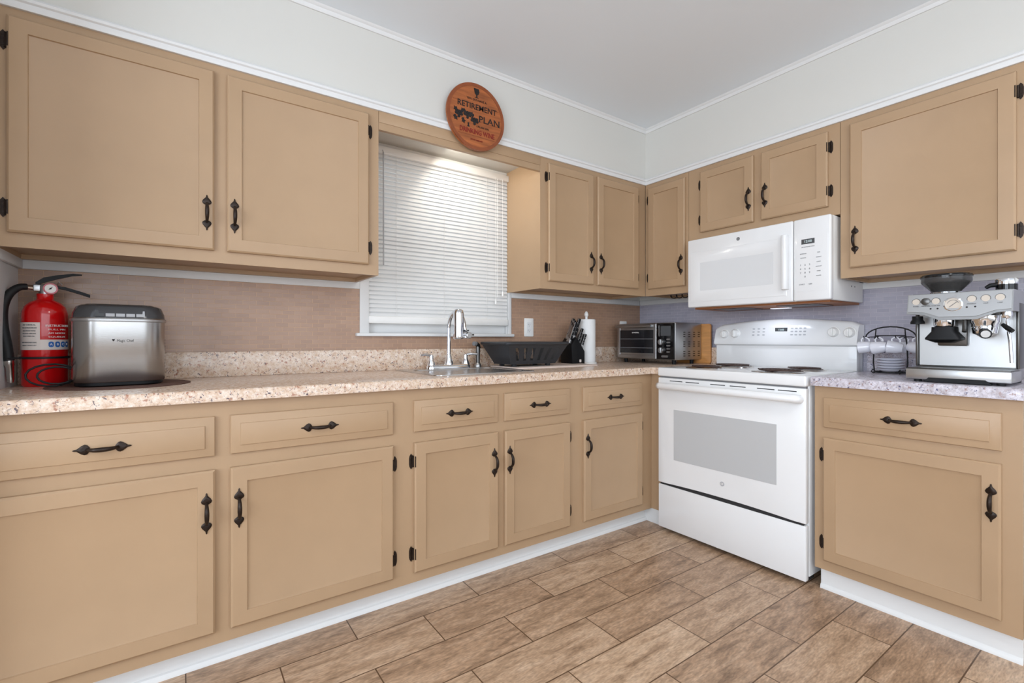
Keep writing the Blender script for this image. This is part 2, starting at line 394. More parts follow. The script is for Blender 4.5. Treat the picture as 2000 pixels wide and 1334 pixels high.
# soffit above the cabinets, its crown and its lower moulding
bm = bmn(); box(bm, XL, 0, -DU, 0, ZUT, ZC); box(bm, -DUB, 0, -4.0, -DU, ZUT, ZC); 
struct('wall_soffit', bm, M['soffit'])
def run(name, prof, zoff, mset):
    """moulding profile (out, z) swept along both soffit faces with a mitre in the corner"""
    bm = bmn(); n = len(prof)
    pts = lambda o: [(XL, -DU-o), (-DUB-o, -DU-o), (-DUB-o, -4.0)]
    rows = [[(*p, z+zoff) for o, z in prof for p in [pts(o)[k]]] for k in range(3)]
    L = [[bm.verts.new(p) for p in r] for r in rows]
    for a, b in zip(L, L[1:]):
        for k in range(n): bm.faces.new([a[k], a[(k+1)%n], b[(k+1)%n], b[k]])
    bm.faces.new(L[0]); bm.faces.new(L[-1][::-1])
    return struct(name, bm, mset)
run('trim_1', [(0,0),(0.006,0),(0.010,0.006),(0.013,0.014),(0.020,0.018),(0.024,0.024),(0,0.024)], 2.438, M['trim'])
run('trim_2', [(0,0),(0.010,0),(0.012,0.004),(0.012,0.020),(0.018,0.024),(0.020,0.032),(0.014,0.040),(0,0.041)], ZUT, M['trim'])
# pale strip along the walls under the upper cabinets
bm = bmn(); box(bm, XL, WX0-0.035, -0.016, 0, 1.328, 1.366, 0.003); struct('trim_3', bm, M['trim'])
bm = bmn(); box(bm, WX1+0.018, -0.016, -0.016, 0, 1.330, 1.366, 0.003); struct('trim_4', bm, M['trim'])
bm = bmn(); box(bm, -0.016, 0, -4.0, -0.016, 1.330, 1.366, 0.003); struct('trim_5', bm, M['trim'])
bm = bmn(); box(bm, XL, XL+0.014, -0.33, -0.016, 1.328, 1.366, 0.003); box(bm, XL, XL+0.010, -0.70, -0.63, 0.1, 2.09, 0.003); struct('trim_6', bm, M['trim'])
# toe kicks with a shoe moulding
bm = bmn(); box(bm, XL, -0.60, -0.548, -0.53, 0, 0.10); prism(bm, [(-0.548,0),(-0.560,0),(-0.559,0.009),(-0.555,0.016),(-0.548,0.019)], 'x', XL, -0.60); struct('baseboard_back', bm, M['trim'])
bm = bmn(); box(bm, -0.604, -0.585, -0.683, -0.53, 0, 0.10); box(bm, -0.598, -0.58, -2.10, -1.495, 0, 0.10)
prism(bm, [(-0.598,0),(-0.608,0),(-0.607,0.009),(-0.603,0.016),(-0.598,0.019)], 'y', -2.10, -1.495); struct('baseboard_right', bm, M['trim'])

# ------------------------------------------------------------------ window and blind
bm = bmn()   # casing and jambs
box(bm, -2.135, WX0+0.012, -0.014, 0.0, 1.107, 2.085, 0.002); box(bm, WX1-0.006, -1.204, -0.014, 0.0, 1.107, 2.085, 0.002)
box(bm, WX0, WX0+0.012, 0, 0.12, 1.107, 2.085); box(bm, WX1-0.012, WX1, 0, 0.12, 1.107, 2.085); box(bm, WX0, WX1, 0, 0.12, 2.075, 2.085)
win = struct('window_1', bm, M['trim'])
bm = bmn(); box(bm, -2.156, -1.196, -0.036, 0.10, 1.090, 1.107, 0.004); obj('window_sill', bm, M['trim'], win)
bm = bmn()
for z0, z1, y in [(1.107,1.60,0.022),(1.58,2.075,0.060)]:
    box(bm, WX0+0.012, WX0+0.055, y, y+0.03, z0, z1); box(bm, WX1-0.055, WX1-0.012, y, y+0.03, z0, z1)
    box(bm, WX0+0.055, WX1-0.055, y, y+0.03, z0, z0+0.05); box(bm, WX0+0.055, WX1-0.055, y, y+0.03, z1-0.045, z1)
obj('window_sash', bm, M['trim'], win)
bm = bmn(); box(bm, WX0+0.05, WX1-0.05, 0.036, 0.039, 1.15, 1.56); obj('window_pane', bm, M['glass'], win)
bm = bmn(); box(bm, WX0+0.05, WX1-0.05, 0.074, 0.077, 1.62, 2.035); obj('window_pane', bm, M['glass'], win)

def make_blind():
    x0, x1, y = -2.092, -1.232, -0.004
    t = thing('window_blind', 'white horizontal slat blind lowered over the window above the sink', 'blind', ((x0+x1)/2, y, 1.155))
    cx = (x0+x1)/2; hw = (x1-x0)/2
    bm = bmn(); box(bm, -hw, hw, -0.022, 0.022, 2.035-1.155, 2.072-1.155, 0.002); obj('head_rail', bm, M['white_plastic'], t)
    bm = bmn(); z = 1.206; n = 0
    while z < 2.035:
        ch, ti, sag = 0.0255, R(67), 0.0022
        prof = []
        for k in range(5):
            s = (k/4-0.5)*ch; c = sag*(1-(2*k/4-1)**2)
            prof.append((s*math.cos(ti) - c*math.sin(ti), s*math.sin(ti) + c*math.cos(ti)))
        top = [(p, q+0.0007) for p, q in prof]
        prism(bm, [(p, z-1.155+q) for p, q in prof + top[::-1]], 'x', -hw, hw)
        z += 0.0222; n += 1
    obj('slats', bm, M['slat'], t, 60)
    bm = bmn(); box(bm, -hw, hw, -0.016, 0.014, 0.002, 0.040, 0.005); obj('bottom_rail', bm, M['white_plastic'], t)
    bm = bmn(); tube(bm, [(-hw+0.07,-0.034,0.88),(-hw+0.07,-0.036,0.30)], 0.0035, 6); tube(bm, [(-hw+0.07,-0.022,0.895),(-hw+0.07,-0.034,0.88)], 0.002, 6); obj('tilt_wand', bm, M['lgrey'], t)
    bm = bmn()
    for dx in (0.0, 0.012, 0.05): tube(bm, [(hw-0.10+dx,-0.028,0.885),(hw-0.10+dx,-0.029,0.16+dx)], 0.0011, 5)
    lathe(bm, [(0.0015,0.03),(0.005,0.02),(0.006,0),(0,0)], (hw-0.10,-0.029,0.13), 10); lathe(bm, [(0.0015,0.03),(0.005,0.02),(0.006,0),(0,0)], (hw-0.05,-0.029,0.18), 10)
    obj('pull_cord', bm, M['white_plastic'], t)
    bm = bmn()
    for dx in (-0.28, 0.0, 0.28):
        for yy in (-0.0075, 0.0075): tube(bm, [(dx,yy,0.03),(dx,yy,0.885)], 0.0008, 5)
    obj('ladder_cord', bm, M['white_plastic'], t)
make_blind()

# ------------------------------------------------------------------ cabinets
def pull_bm(L=0.131):
    """spade-ended pull along local z, standing off towards -y, centred at the origin"""
    bm = bmn(); h = L/2
    half = [(0,0.0655),(0.0022,0.062),(0.003,0.056),(0.0065,0.052),(0.012,0.0455),(0.0148,0.039),(0.013,0.0335),(0.008,0.030),(0.004,0.0275)]
    for s in (1,-1):
        p = [(x, s*z*h/0.0655) for x, z in half] + [(-x, s*z*h/0.0655) for x, z in half[:0:-1]]
        if s < 0: p = p[::-1]
        front = [(x*0.72, (z - s*0.041*h/0.0655)*0.72 + s*0.041*h/0.0655) for x, z in p]
        loft(bm, [[(x,0,z) for x, z in p], [(x,-0.0022,z) for x, z in p], [(x,-0.0048,z) for x, z in front]])
    q = 0.034*h/0.0655; pts = []; rad = []
    for k in range(13):
        t = -1+2*k/12
        pts.append((0, -0.004-0.022*(1-abs(t)**3.0), q*t)); rad.append(0.0042+0.0026*(1-t*t))
    tube(bm, pts, rad, 10)
    return bm
PULL = None
def pull(parent, x, y, z, horizontal=False):
    global PULL
    if PULL is None:
        o = obj('handle', pull_bm(), M['bronze'], parent, 40); PULL = o.data
    else:
        o = bpy.data.objects.new('handle', PULL); COL.objects.link(o); o.parent = parent
    o.location = (x, y, z)
    if horizontal: o.rotation_euler = (0, R(90), 0)
    o['label'] = 'dark bronze pull with spade ends'
    return o
def hinge_bm(side):
    """hinge with its leaf on the frame at the `side` of a door edge at x=0"""
    bm = bmn(); s = side; h = 0.031
    leaf = [(0,-h*0.75),(s*0.004,-h*0.75),(s*0.010,-h),(s*0.016,-h*0.72),(s*0.018,-h*0.4),(s*0.018,h*0.4),(s*0.016,h*0.72),(s*0.010,h),(s*0.004,h*0.75),(0,h*0.75)]
    if s > 0: leaf = leaf[::-1]
    loft(bm, [[(x,0,z) for x, z in leaf], [(x,-0.003,z) for x, z in leaf]])
    tube(bm, [(s*0.003,-0.006,-h*0.72),(s*0.003,-0.006,h*0.72)], 0.0045, 8)
    box(bm, -s*0.001, -s*0.004, -0.019, -0.001, -h*0.7, h*0.7)
    for z in (-h*0.45, h*0.45): lathe(bm, [(0.003,-0.003),(0.0028,-0.0045),(0,-0.005)], (s*0.012,0,z), 8, 'y')
    return bm
HINGE = {}
def hinge(parent, side, x, y, z):
    if side not in HINGE:
        o = obj('hinge', hinge_bm(side), M['bronze'], parent, 40); HINGE[side] = o.data
    else:
        o = bpy.data.objects.new('hinge', HINGE[side]); COL.objects.link(o); o.parent = parent
    o.location = (x, y, z); o['label'] = 'small black hinge'
    return o
def door(parent, x0, x1, z0, z1, yf, side, hz, fw=0.047, dz=0.075):
    """side = where the hinges are; hz = height of the pull's centre"""
    bm = bmn(); t = 0.019
    rings(bm, x1-x0, z1-z0, [(0,0),(0,-t+0.005),(0.002,-t+0.003),(0.006,-t),(fw,-t),(fw+0.0015,-t+0.0055),(fw+0.004,-t+0.0065)], x0, z0)
    d = obj('door', bm, M['paint'], parent, 25); d.location = (0, yf, 0)
    hx = x1-0.0235 if side < 0 else x0+0.0235
    pull(d, hx, -t, hz)
    ex = x0 if side < 0 else x1
    for z in (z0+dz, z1-dz): hinge(d, side, ex, 0, z)
    return d
def drawer(parent, x0, x1, z0, z1, yf):
    bm = bmn()
    rings(bm, x1-x0, z1-z0, [(0,0),(0,-0.009),(0.002,-0.0115),(0.027,-0.0185),(0.0282,-0.0215),(0.030,-0.0222)], x0, z0)
    d = obj('drawer_front', bm, M['paint'], parent, 25); d.location = (0, yf, 0)
    pull(d, (x0+x1)/2, -0.0222, (z0+z1)/2, True)
    return d
def upper(label, x0, x1, zb, yf, doors, wall, right_gap=0):
    """x along the wall in local terms (wall A: world x, wall B: minus world y)"""
    if wall == 'A': t = thing('wall_cabinet', label, 'cabinet', (x0, 0, zb), 0, 'upper kitchen cabinets')
    else: t = thing('wall_cabinet', label, 'cabinet', (0, -x0, zb), -90, 'upper kitchen cabinets')
    W, H = x1-x0, ZUT-zb; bm = bmn()
    # carcass with a recessed underside behind the face frame
    box(bm, 0, W, -yf, -yf+0.019, 0, H); box(bm, 0, 0.014, -yf+0.019, -0.002, 0, H); box(bm, W-0.014, W, -yf+0.019, -0.002, 0, H)
    box(bm, 0.014, W-0.014, -yf+0.019, -0.002, 0.016, 0.032); box(bm, 0.014, W-0.014, -yf+0.019, -0.002, H-0.016, H); box(bm, 0.014, W-0.014, -0.010, -0.002, 0.032, H-0.016)
    box(bm, 0.014, W-0.014, -0.045, -0.017, 0.0, 0.016)
    obj('cabinet_body', bm, M['paint'], t, 25)
    for (a, b, z0, z1, side, hz) in doors: door(t, a-x0, b-x0, z0-zb, z1-zb, -yf, side, hz-zb)
    return t
UD0, UD1 = 1.404, 2.066
upper('large tan upper cabinet with two doors left of the window', XL+0.001, -2.151, ZUB, DU, [(-3.311,-2.774,UD0,UD1,-1,1.538),(-2.733,-2.198,UD0,UD1,1,1.538)], 'A')
upper('tan two-door upper cabinet between the window and the corner', -1.231, -0.340, ZUB, DU, [(-1.181,-0.831,UD0,UD1,-1,1.535),(-0.796,-0.424,UD0,UD1,1,1.535)], 'A')
upper('narrow tan single-door upper cabinet in the corner left of the microwave', DU+0.001, 0.659, ZUB, DUB, [(0.363,0.642,UD0,UD1,-1,1.535)], 'B')
upper('short tan two-door cabinet mounted above the white microwave', 0.661, 1.471, 1.664, DUB, [(0.746,1.065,1.708,UD1,-1,1.834),(1.106,1.424,1.708,UD1,1,1.834)], 'B')
upper('tan single-door upper cabinet above the espresso machine', 1.473, 2.16, ZUB, DUB, [(1.514,2.047,UD0,UD1,1,1.528)], 'B')
# valance board bridging the cabinets over the window
bm = bmn(); box(bm, -2.150, -1.232, -DU, -DU+0.019, 2.014, ZUT); box(bm, -2.150, -1.232, -DU-0.003, -DU, 2.046, ZUT, 0.001)
tag(obj('valance_board', bm, M['paint'], None, 25), 'tan valance board spanning the gap above the window blind', 'valance')

BD0, BD1, DR0, DR1 = 0.132, 0.656, 0.700, 0.827
def base(label, x0, x1, yf, units, wall):
    if wall == 'A': t = thing('base_cabinet', label, 'cabinet', (x0, 0, 0), 0, 'lower kitchen cabinets')
    else: t = thing('base_cabinet', label, 'cabinet', (0, -x0, 0), -90, 'lower kitchen cabinets')
    W = x1-x0; bm = bmn()
    box(bm, 0, W, -yf, -yf+0.02, 0.088, 0.875); box(bm, 0, 0.016, -yf+0.02, -0.012, 0.0, 0.875); box(bm, W-0.016, W, -yf+0.02, -0.012, 0.0, 0.875)
    for b in bm.verts:
        if b.co.z < 0.01 and b.co.y < -yf+0.05: b.co.y = -0.52
    box(bm, 0.016, W-0.016, -yf+0.02, -0.012, 0.088, 0.104); box(bm, 0.016, W-0.016, -0.02, -0.012, 0.104, 0.875)
    obj('cabinet_body', bm, M['paint'], t, 25)
    for (a, b, side) in units:
        door(t, a-x0, b-x0, BD0, BD1, -yf, side, 0.522); drawer(t, a-x0, b-x0, DR0, DR1, -yf)
    return t
base('wide tan base cabinet with two drawers and doors at the left end', XL+0.001, -2.1465, DB, [(-3.333,-2.786,-1),(-2.743,-2.191,1)], 'A')
base('tan sink base cabinet with two drawer fronts below the faucet', -2.1465, -1.2205, DB, [(-2.103,-1.699,-1),(-1.662,-1.264,1)], 'A')
bc = base('narrow tan base cabinet with one drawer beside the stove corner', -1.2205, -0.617, DB, [(-1.170,-0.714,1)], 'A')
bm = bmn(); box(bm, 0.6035, 0.6225, -0.679, -DB+0.02, 0.088, 0.875); obj('corner_filler', bm, M['paint'], bc, 25)
base('tan base cabinet right of the stove under the espresso machine', 1.478, 2.101, DBB, [(1.515,2.053,-1)], 'B')

# ------------------------------------------------------------------ countertops
def edge_prof(front, back, z0=0.876, z1=0.914, r=0.008):
    return [(back,z0),(front,z0),(front,z1-r)] + [(front+r-r*math.cos(R(a)), z1-r+r*math.sin(R(a))) for a in (30,60,90)] + [(back,z1)]
SX0, SX1, SY0, SY1 = -1.955, -1.425, -0.525, -0.058       # sink cut-out
ct = thing('countertop', 'long speckled tan countertop with the sink running into the corner', 'countertop', (XL,0,0.876))
def loc(bm):
    for v in bm.verts: v.co -= Vector((XL,0,0.876))
    return bm
bm = bmn()
prism(bm, edge_prof(-0.635,0), 'x', XL+0.001, SX0); prism(bm, edge_prof(-0.635,0), 'x', SX1, 0)
prism(bm, edge_prof(-0.635,SY0), 'x', SX0, SX1); box(bm, SX0, SX1, SY1, 0, 0.876, 0.914)
prism(bm, edge_prof(-0.647,-0.001), 'y', -0.680, -0.634)
obj('counter_slab', loc(bm), M['granite'], ct)
bm = bmn(); box(bm, XL+0.001, -TT-0.02, -TT-0.02, -TT, 0.914, 1.022, 0.003); box(bm, -TT-0.02, -TT, -0.681, -TT, 0.914, 1.022, 0.003)
obj('upstand', loc(bm), M['granite'], ct)
ct2 = thing('countertop', 'short speckled countertop right of the stove, tinted for cool light', 'countertop', (0,-1.474,0.876))
bm = bmn(); prism(bm, edge_prof(-0.648,-0.001), 'y', -1.474, -2.125); 
for v in bm.verts: v.co -= Vector((0,-1.474,0.876))
obj('counter_slab', bm, M['granite_cool_lit'], ct2)
bm = bmn(); box(bm, -TT-0.02, -TT, -0.651, 0, 0.038, 0.146, 0.003); obj('upstand', bm, M['granite_cool_lit'], ct2)

# ------------------------------------------------------------------ sink, faucet, sprayer
def make_sink():
    cx, cy = (SX0+SX1)/2, (SY0+SY1)/2; W, D = SX1-SX0, SY1-SY0
    t = thing('kitchen_sink', 'stainless steel drop-in sink set in the tan countertop', 'sink', (cx,cy,0.914))
    def lp(w, d, r, z, oy=0): return [(x, y+oy, z) for x, y in rrect(w, d, r, 6)]
    bm = bmn()
    loft(bm, [lp(W+0.024,D+0.022,0.03,0.0005), lp(W+0.022,D+0.020,0.03,0.004), lp(W-0.01,D-0.01,0.03,0.005), lp(W-0.05,D-0.13,0.05,0.004,-0.035), lp(W-0.056,D-0.136,0.05,-0.004,-0.035),
              lp(W-0.075,D-0.155,0.06,-0.16,-0.035), lp(W-0.14,D-0.22,0.06,-0.175,-0.035), lp(0.10,0.10,0.049,-0.178,-0.035)])
    obj('basin', bm, M['sink'], t, 40)
    bm = bmn(); lathe(bm, [(0.045,-0.177),(0.044,-0.174),(0.036,-0.174),(0.034,-0.1765),(0,-0.1765)], (0,-0.035,0), 24); obj('drain', bm, M['chrome'], t)
make_sink()
def make_faucet():
    t = thing('faucet', 'chrome gooseneck faucet with two lever handles behind the sink', 'faucet', (-1.679,-0.098,0.9188))
    bm = bmn(); loft(bm, [[(x,y,z) for x, y in rrect(w,d,d/2-0.001,6)] for w, d, z in [(0.262,0.058,0.0),(0.262,0.058,0.010),(0.250,0.046,0.019),(0.22,0.03,0.022)]]); obj('base_plate', bm, M['chrome'], t, 40)
    bm = bmn()
    lathe(bm, [(0.026,0.018),(0.025,0.03),(0.017,0.05),(0.0145,0.066),(0.0125,0.075)], (0,0,0), 20)
    P = [(0,0,0.07),(0,0,0.14),(0,0,0.20)] + [(0, -0.085+0.085*math.cos(R(a)), 0.215+0.088*math.sin(R(a))) for a in range(0,181,15)] + [(0.006,-0.178,0.196)]
    tube(bm, P, 0.0105, 14); obj('spout', bm, M['chrome'], t, 50)
    for s in (-1, 1):
        bm = bmn(); lathe(bm, [(0.022,0.018),(0.021,0.030),(0.013,0.046),(0.011,0.060),(0.012,0.066),(0.009,0.074),(0,0.076)], (s*0.104,0,0), 18)
        tube(bm, [(s*0.104,0,0.066),(s*0.118,-0.002,0.073),(s*0.140,-0.006,0.075),(s*0.172,-0.012,0.073)], [0.008,0.0075,0.007,0.0055], 10); obj('lever_handle', bm, M['chrome'], t, 50)
    # filter screwed to the spout's end
    f = bpy.data.objects.new('water_filter', None); COL.objects.link(f); f.parent = t; f.empty_display_size = 0.05
    f['label'] = 'chrome water filter cartridge on the spout'; f.location = (0.006,-0.178,0.1312)
    bm = bmn(); lathe(bm, [(0.022,0),(0.026,0.004),(0.027,0.012),(0.027,0.13),(0.024,0.146),(0.014,0.153),(0,0.154)], (-0.043,0,0.026), 28); obj('cartridge_housing', bm, M['chrome'], f, 50)
    bm = bmn(); tube(bm, [(-0.03,0,0.05),(0.006,0,0.05)], 0.015, 14); lathe(bm, [(0.012,0.03),(0.017,0.034),(0.017,0.058),(0.0125,0.062)], (0,0,0), 18); obj('diverter_body', bm, M['chrome'], f, 50)
    bm = bmn(); lathe(bm, [(0.016,0.004),(0.016,-0.014),(0.013,-0.017),(0,-0.0172)], (0.006,-0.012,0.045), 20, 'y'); obj('dial', bm, M['satin'], f)
    bm = bmn(); box(bm, 0.018, 0.034, -0.028, -0.018, 0.044, 0.052, 0.002); lathe(bm, [(0.0145,0.066),(0.0145,0.074)], (0.002,0,0), 16); obj('dial_lever', bm, M['dark_steel'], f)
make_faucet()
def make_sprayer():
    t = thing('side_sprayer', 'grey pull-out side sprayer standing upright right of the faucet', 'sprayer', (-1.483,-0.078,0.9195))
    bm = bmn(); lathe(bm, [(0.022,0),(0.021,0.008),(0.016,0.018),(0.012,0.022)], (0,0,0), 18); obj('mount', bm, M['satin'], t)
    bm = bmn(); tube(bm, [(0,0,0.018),(0,0,0.06),(0.001,0,0.10),(0,0,0.118)], [0.011,0.012,0.013,0.012], 14); obj('grip', bm, M['dark_steel'], t, 50)
    bm = bmn(); tube(bm, [(0.008,0,0.104),(0,-0.002,0.122),(-0.016,-0.006,0.131)], [0.010,0.013,0.013], 12); obj('trigger_head', bm, M['black'], t, 50)
    bm = bmn(); tube(bm, [(-0.015,-0.006,0.130),(-0.034,-0.013,0.131)], [0.012,0.0125], 14); obj('nozzle', bm, M['grey'], t, 50)
make_sprayer()

# ------------------------------------------------------------------ dish rack, knives, towels
bm = bmn(); prism(bm, rrect(0.60,0.30,0.02,4,-1.09,-0.200), 'z', 0.9142, 0.9222); tag(obj('drying_mat', bm, M['mat_pale']), 'thin pale drying mat under the black dish rack', 'mat')
def make_rack():
    W, D = 0.425, 0.275; zb, zt = 0.016, 0.130
    t = thing('dish_rack', 'empty black plastic dish rack right of the sink', 'dish rack', (-1.238,-0.198,0.9225))
    def lp(w, d, z, r=0.025): return [(x,y,z) for x, y in rrect(w,d,r,5)]
    bm = bmn()
    w0, d0 = W-0.105, D-0.11
    # solid end walls and floor, slotted long walls
    def wp(s, e, f):   # s: side sign (front -1/back +1), e: along -1..1, f: height 0..1
        w = w0+(W-w0)*f; d = d0+(D-d0)*f
        return Vector((e*w/2, s*d/2, zb+(zt-zb)*f))
    def slab(q, th):
        n = (q[1]-q[0]).cross(q[3]-q[0]).normalized()*th
        a = [bm.verts.new(p) for p in q]; b = [bm.verts.new(p+n) for p in q]
        bm.faces.new(a[::-1]); bm.faces.new(b)
        for i in range(4): bm.faces.new([a[i],a[(i+1)%4],b[(i+1)%4],b[i]])
    for s in (-1,1):
        slab([wp(s,-1,0),wp(s,1,0),wp(s,1,0.16),wp(s,-1,0.16)], -s*0.003 if s<0 else 0.003)
        slab([wp(s,-1,0.78),wp(s,1,0.78),wp(s,1,1),wp(s,-1,1)], -s*0.003 if s<0 else 0.003)
        n = 6
        for k in range(n):
            a = -0.86+1.72*k/n; b = -0.86+1.72*(k+1)/n; m0 = a+(b-a)*0.30; m1 = a+(b-a)*0.70
            slab([wp(s,a-0.0,0.16),wp(s,m0,0.16),wp(s,m0,0.78),wp(s,a,0.78)], -s*0.003 if s<0 else 0.003)
            slab([wp(s,m1,0.16),wp(s,b,0.16),wp(s,b,0.78),wp(s,m1,0.78)], -s*0.003 if s<0 else 0.003)
        slab([wp(s,-1,0.16),wp(s,-0.86,0.16),wp(s,-0.86,0.78),wp(s,-1,0.78)], -s*0.003 if s<0 else 0.003)
        slab([wp(s,0.86,0.16),wp(s,1,0.16),wp(s,1,0.78),wp(s,0.86,0.78)], -s*0.003 if s<0 else 0.003)
    for e in (-1,1): slab([wp(-1,e,0),wp(1,e,0),wp(1,e,1),wp(-1,e,1)], -e*0.003)
    slab([wp(-1,-1,0),wp(1,-1,0),wp(1,1,0),wp(-1,1,0)], 0.003)
    obj('basket', bm, M['rack'], t, 25)
    bm = bmn(); tube(bm, lp(W+0.012,D+0.012,zt), 0.0065, 8, closed=True, flat=1.3); obj('rim', bm, M['rack'], t, 50)
    for sx in (-1,1):
        for sy in (-1,1):
            bm = bmn(); box(bm, sx*0.12-0.012, sx*0.12+0.012, sy*0.06-0.01, sy*0.06+0.01, 0, zb+0.001, 0.002); obj('foot', bm, M['rack'], t)
    bm = bmn()
    for k in range(9):
        x = -0.12+0.03*k; tube(bm, [(x,0.05,zb+0.003),(x,0.05,zb+0.055),(x,0.03,zb+0.06),(x,0.03,zb+0.003)], 0.002, 6)
    obj('plate_pegs', bm, M['rack'], t)
make_rack()
def make_knives():
    t = thing('knife_block', 'slanted black knife block full of knives by the paper towels', 'knife block', (-0.812,-0.140,0.9142))
    TH = R(24)   # knives lean back to the right
    bm = bmn()
    # wedge leaning to the left at its top: tall at left, slotted sloping face at right
    poly = [(0.052,0),(-0.052,0),(-0.060,0.125),(-0.018,0.175),(0.030,0.112),(0.052,0.085)]
    prism(bm, poly, 'y', -0.055, 0.055, 0.003); obj('block', bm, M['black'], t, 30)
    bm = bmn(); prism(bm, rrect(0.016,0.018,0.003,3,0.014,0.024), 'y', -0.0556, -0.0548); obj('label_sticker', bm, M['paper'], t)
    def handle(x, y, z, L, wd, steel, name):
        bm = bmn(); d = Vector((math.sin(TH),0,math.cos(TH))); s = Vector((math.cos(TH),0,-math.sin(TH)))
        o = thing(name[0], name[1], 'knife' if 'scissor' not in name[1] else 'scissors', (-0.812+x,-0.140+y,0.9142+z), 0, name[2])
        loops = []
        for f, q in [(0,0.8),(0.12,1.0),(0.5,0.88),(0.8,1.02),(0.97,0.95),(1.0,0.7)]:
            c = d*(L*f)
            loops.append([tuple(c + s*(a*q) + Vector((0,b,0))) for a, b in rrect(wd,0.016,0.005,3)])
        loft(bm, loops); obj('grip', bm, M['black'] if not steel else M['black'], o, 45)
        bm = bmn(); c0, c1 = -d*0.016, d*0.006
        loft(bm, [[tuple(c + s*a + Vector((0,b,0))) for a, b in rrect(wd*0.9,0.0165,0.004,3)] for c in (c0,c1)]); obj('bolster', bm, M['satin'], o, 45)
        bm = bmn()   # bare tang showing along the spine of the grip
        loft(bm, [[tuple(d*(L*f) - s*(wd*0.5*q-0.0008) + Vector((0,b,0)) + s*a) for a, b in rrect(0.0036,0.0130,0.0012,2)] for f, q in [(0.03,0.9),(0.5,0.88),(0.97,0.9)]]); obj('tang', bm, M['satin'], o, 45)
        for f in (0.28,0.5,0.72): bm = bmn(); lathe(bm, [(0.003,-0.0078),(0.0026,-0.0084),(0,-0.0085)], tuple(d*(L*f)), 8, 'y'); obj('rivet', bm, M['satin'], o)
    g = 'steel and black knives in the block'
    lab = ['tall black-handled chef knife at the left end of the block', 'tall bread knife second from the left in the block', 'carving knife third from the left in the block', 'wide-handled cleaver near the middle of the block', 'kitchen knife at the back right of the block']
    k = 0
    for x, z, y, L in [(-0.052,0.150,-0.030,0.128),(-0.040,0.160,-0.004,0.132),(-0.026,0.176,0.020,0.128),(-0.012,0.178,-0.022,0.124),(0.002,0.164,0.032,0.120)]:
        handle(x, y, z, L, 0.022, False, ('kitchen_knife', lab[k], g)); k += 1
    lab2 = ['short steak knife nearest the block front in the lower row', 'short steak knife second in the lower row of the block', 'short steak knife third in the lower row of the block', 'short steak knife fourth in the lower row of the block', 'short steak knife at the back of the lower row']
    for j in range(5):
        handle(0.036, -0.044+0.022*j, 0.118, 0.082, 0.017, True, ('steak_knife', lab2[j], 'steak knives in the lower row'))
    lab3 = ['small paring knife between both rows of the block', 'small utility knife at the right edge of the block']
    for j, (x, y, z) in enumerate([(0.016,-0.03,0.142),(0.018,0.02,0.142)]):
        handle(x, y, z, 0.095, 0.018, False, ('paring_knife', lab3[j], g))
make_knives()
def make_towels():
    x, y = -0.672, -0.118
    t = thing('paper_towel_holder', 'upright white paper towel holder behind the knife block', 'paper towel holder', (x,y,0.9142))
    bm = bmn(); lathe(bm, [(0.070,0),(0.070,0.008),(0.065,0.012),(0,0.012)], (0,0,0), 32); obj('base', bm, M['white_plastic'], t)
    bm = bmn(); tube(bm, [(0,0,0.01),(0,0,0.315)], 0.008, 10); lathe(bm, [(0.008,0.31),(0.014,0.318),(0.013,0.332),(0.005,0.345),(0,0.346)], (0,0,0), 14); obj('rod', bm, M['white_plastic'], t)
    bm = bmn(); lathe(bm, [(0.058,0.0),(0.060,0.002),(0.060,0.276),(0.058,0.279),(0.02,0.279),(0.02,0.0)], (0,0,0), 36, cap=False)
    bm2 = bmn()
    o = obj('paper_towel_roll', bm, M['towel'], None, 40); bm2.free(); tag(o, 'full white paper towel roll standing on its holder', 'paper towels', None, (x,y,0.9266))
make_towels()
def outlet(label, x, z, wall='A', plug=False):
    t = thing('wall_outlet', label, 'outlet', (x, -TT, z))
    bm = bmn(); prism(bm, rrect(0.072,0.116,0.006,4), 'y', 0, -0.005, 0.0015); obj('cover_plate', bm, M['white_plastic'], t)
    bm = bmn(); prism(bm, rrect(0.033,0.067,0.004,3), 'y', -0.004, -0.0065); obj('receptacle', bm, M['white'], t)
    bm = bmn()
    for s in (-1,1):
        for d in (-0.006,0.006): box(bm, d-0.001, d+0.001, -0.0068, -0.006, s*0.018-0.004, s*0.018+0.005)
        lathe(bm, [(0.0022,-0.006),(0.0022,-0.0068)], (0,0,s*0.018-0.009), 8, 'y')
    obj('slots', bm, M['shadow'], t)
    if plug:
        bm = bmn(); box(bm, -0.014, 0.014, -0.03, -0.0068, -0.034, -0.006, 0.004); tube(bm, [(0,-0.028,-0.02),(0,-0.036,-0.04),(0,-0.03,-0.09)], 0.004, 6); obj('plug', bm, M['white_plastic'], t)
outlet('white wall outlet on the tiles right of the window', -1.068, 1.150)
outlet('white outlet and plug peeking above the toaster oven', -0.195, 1.150, plug=True)

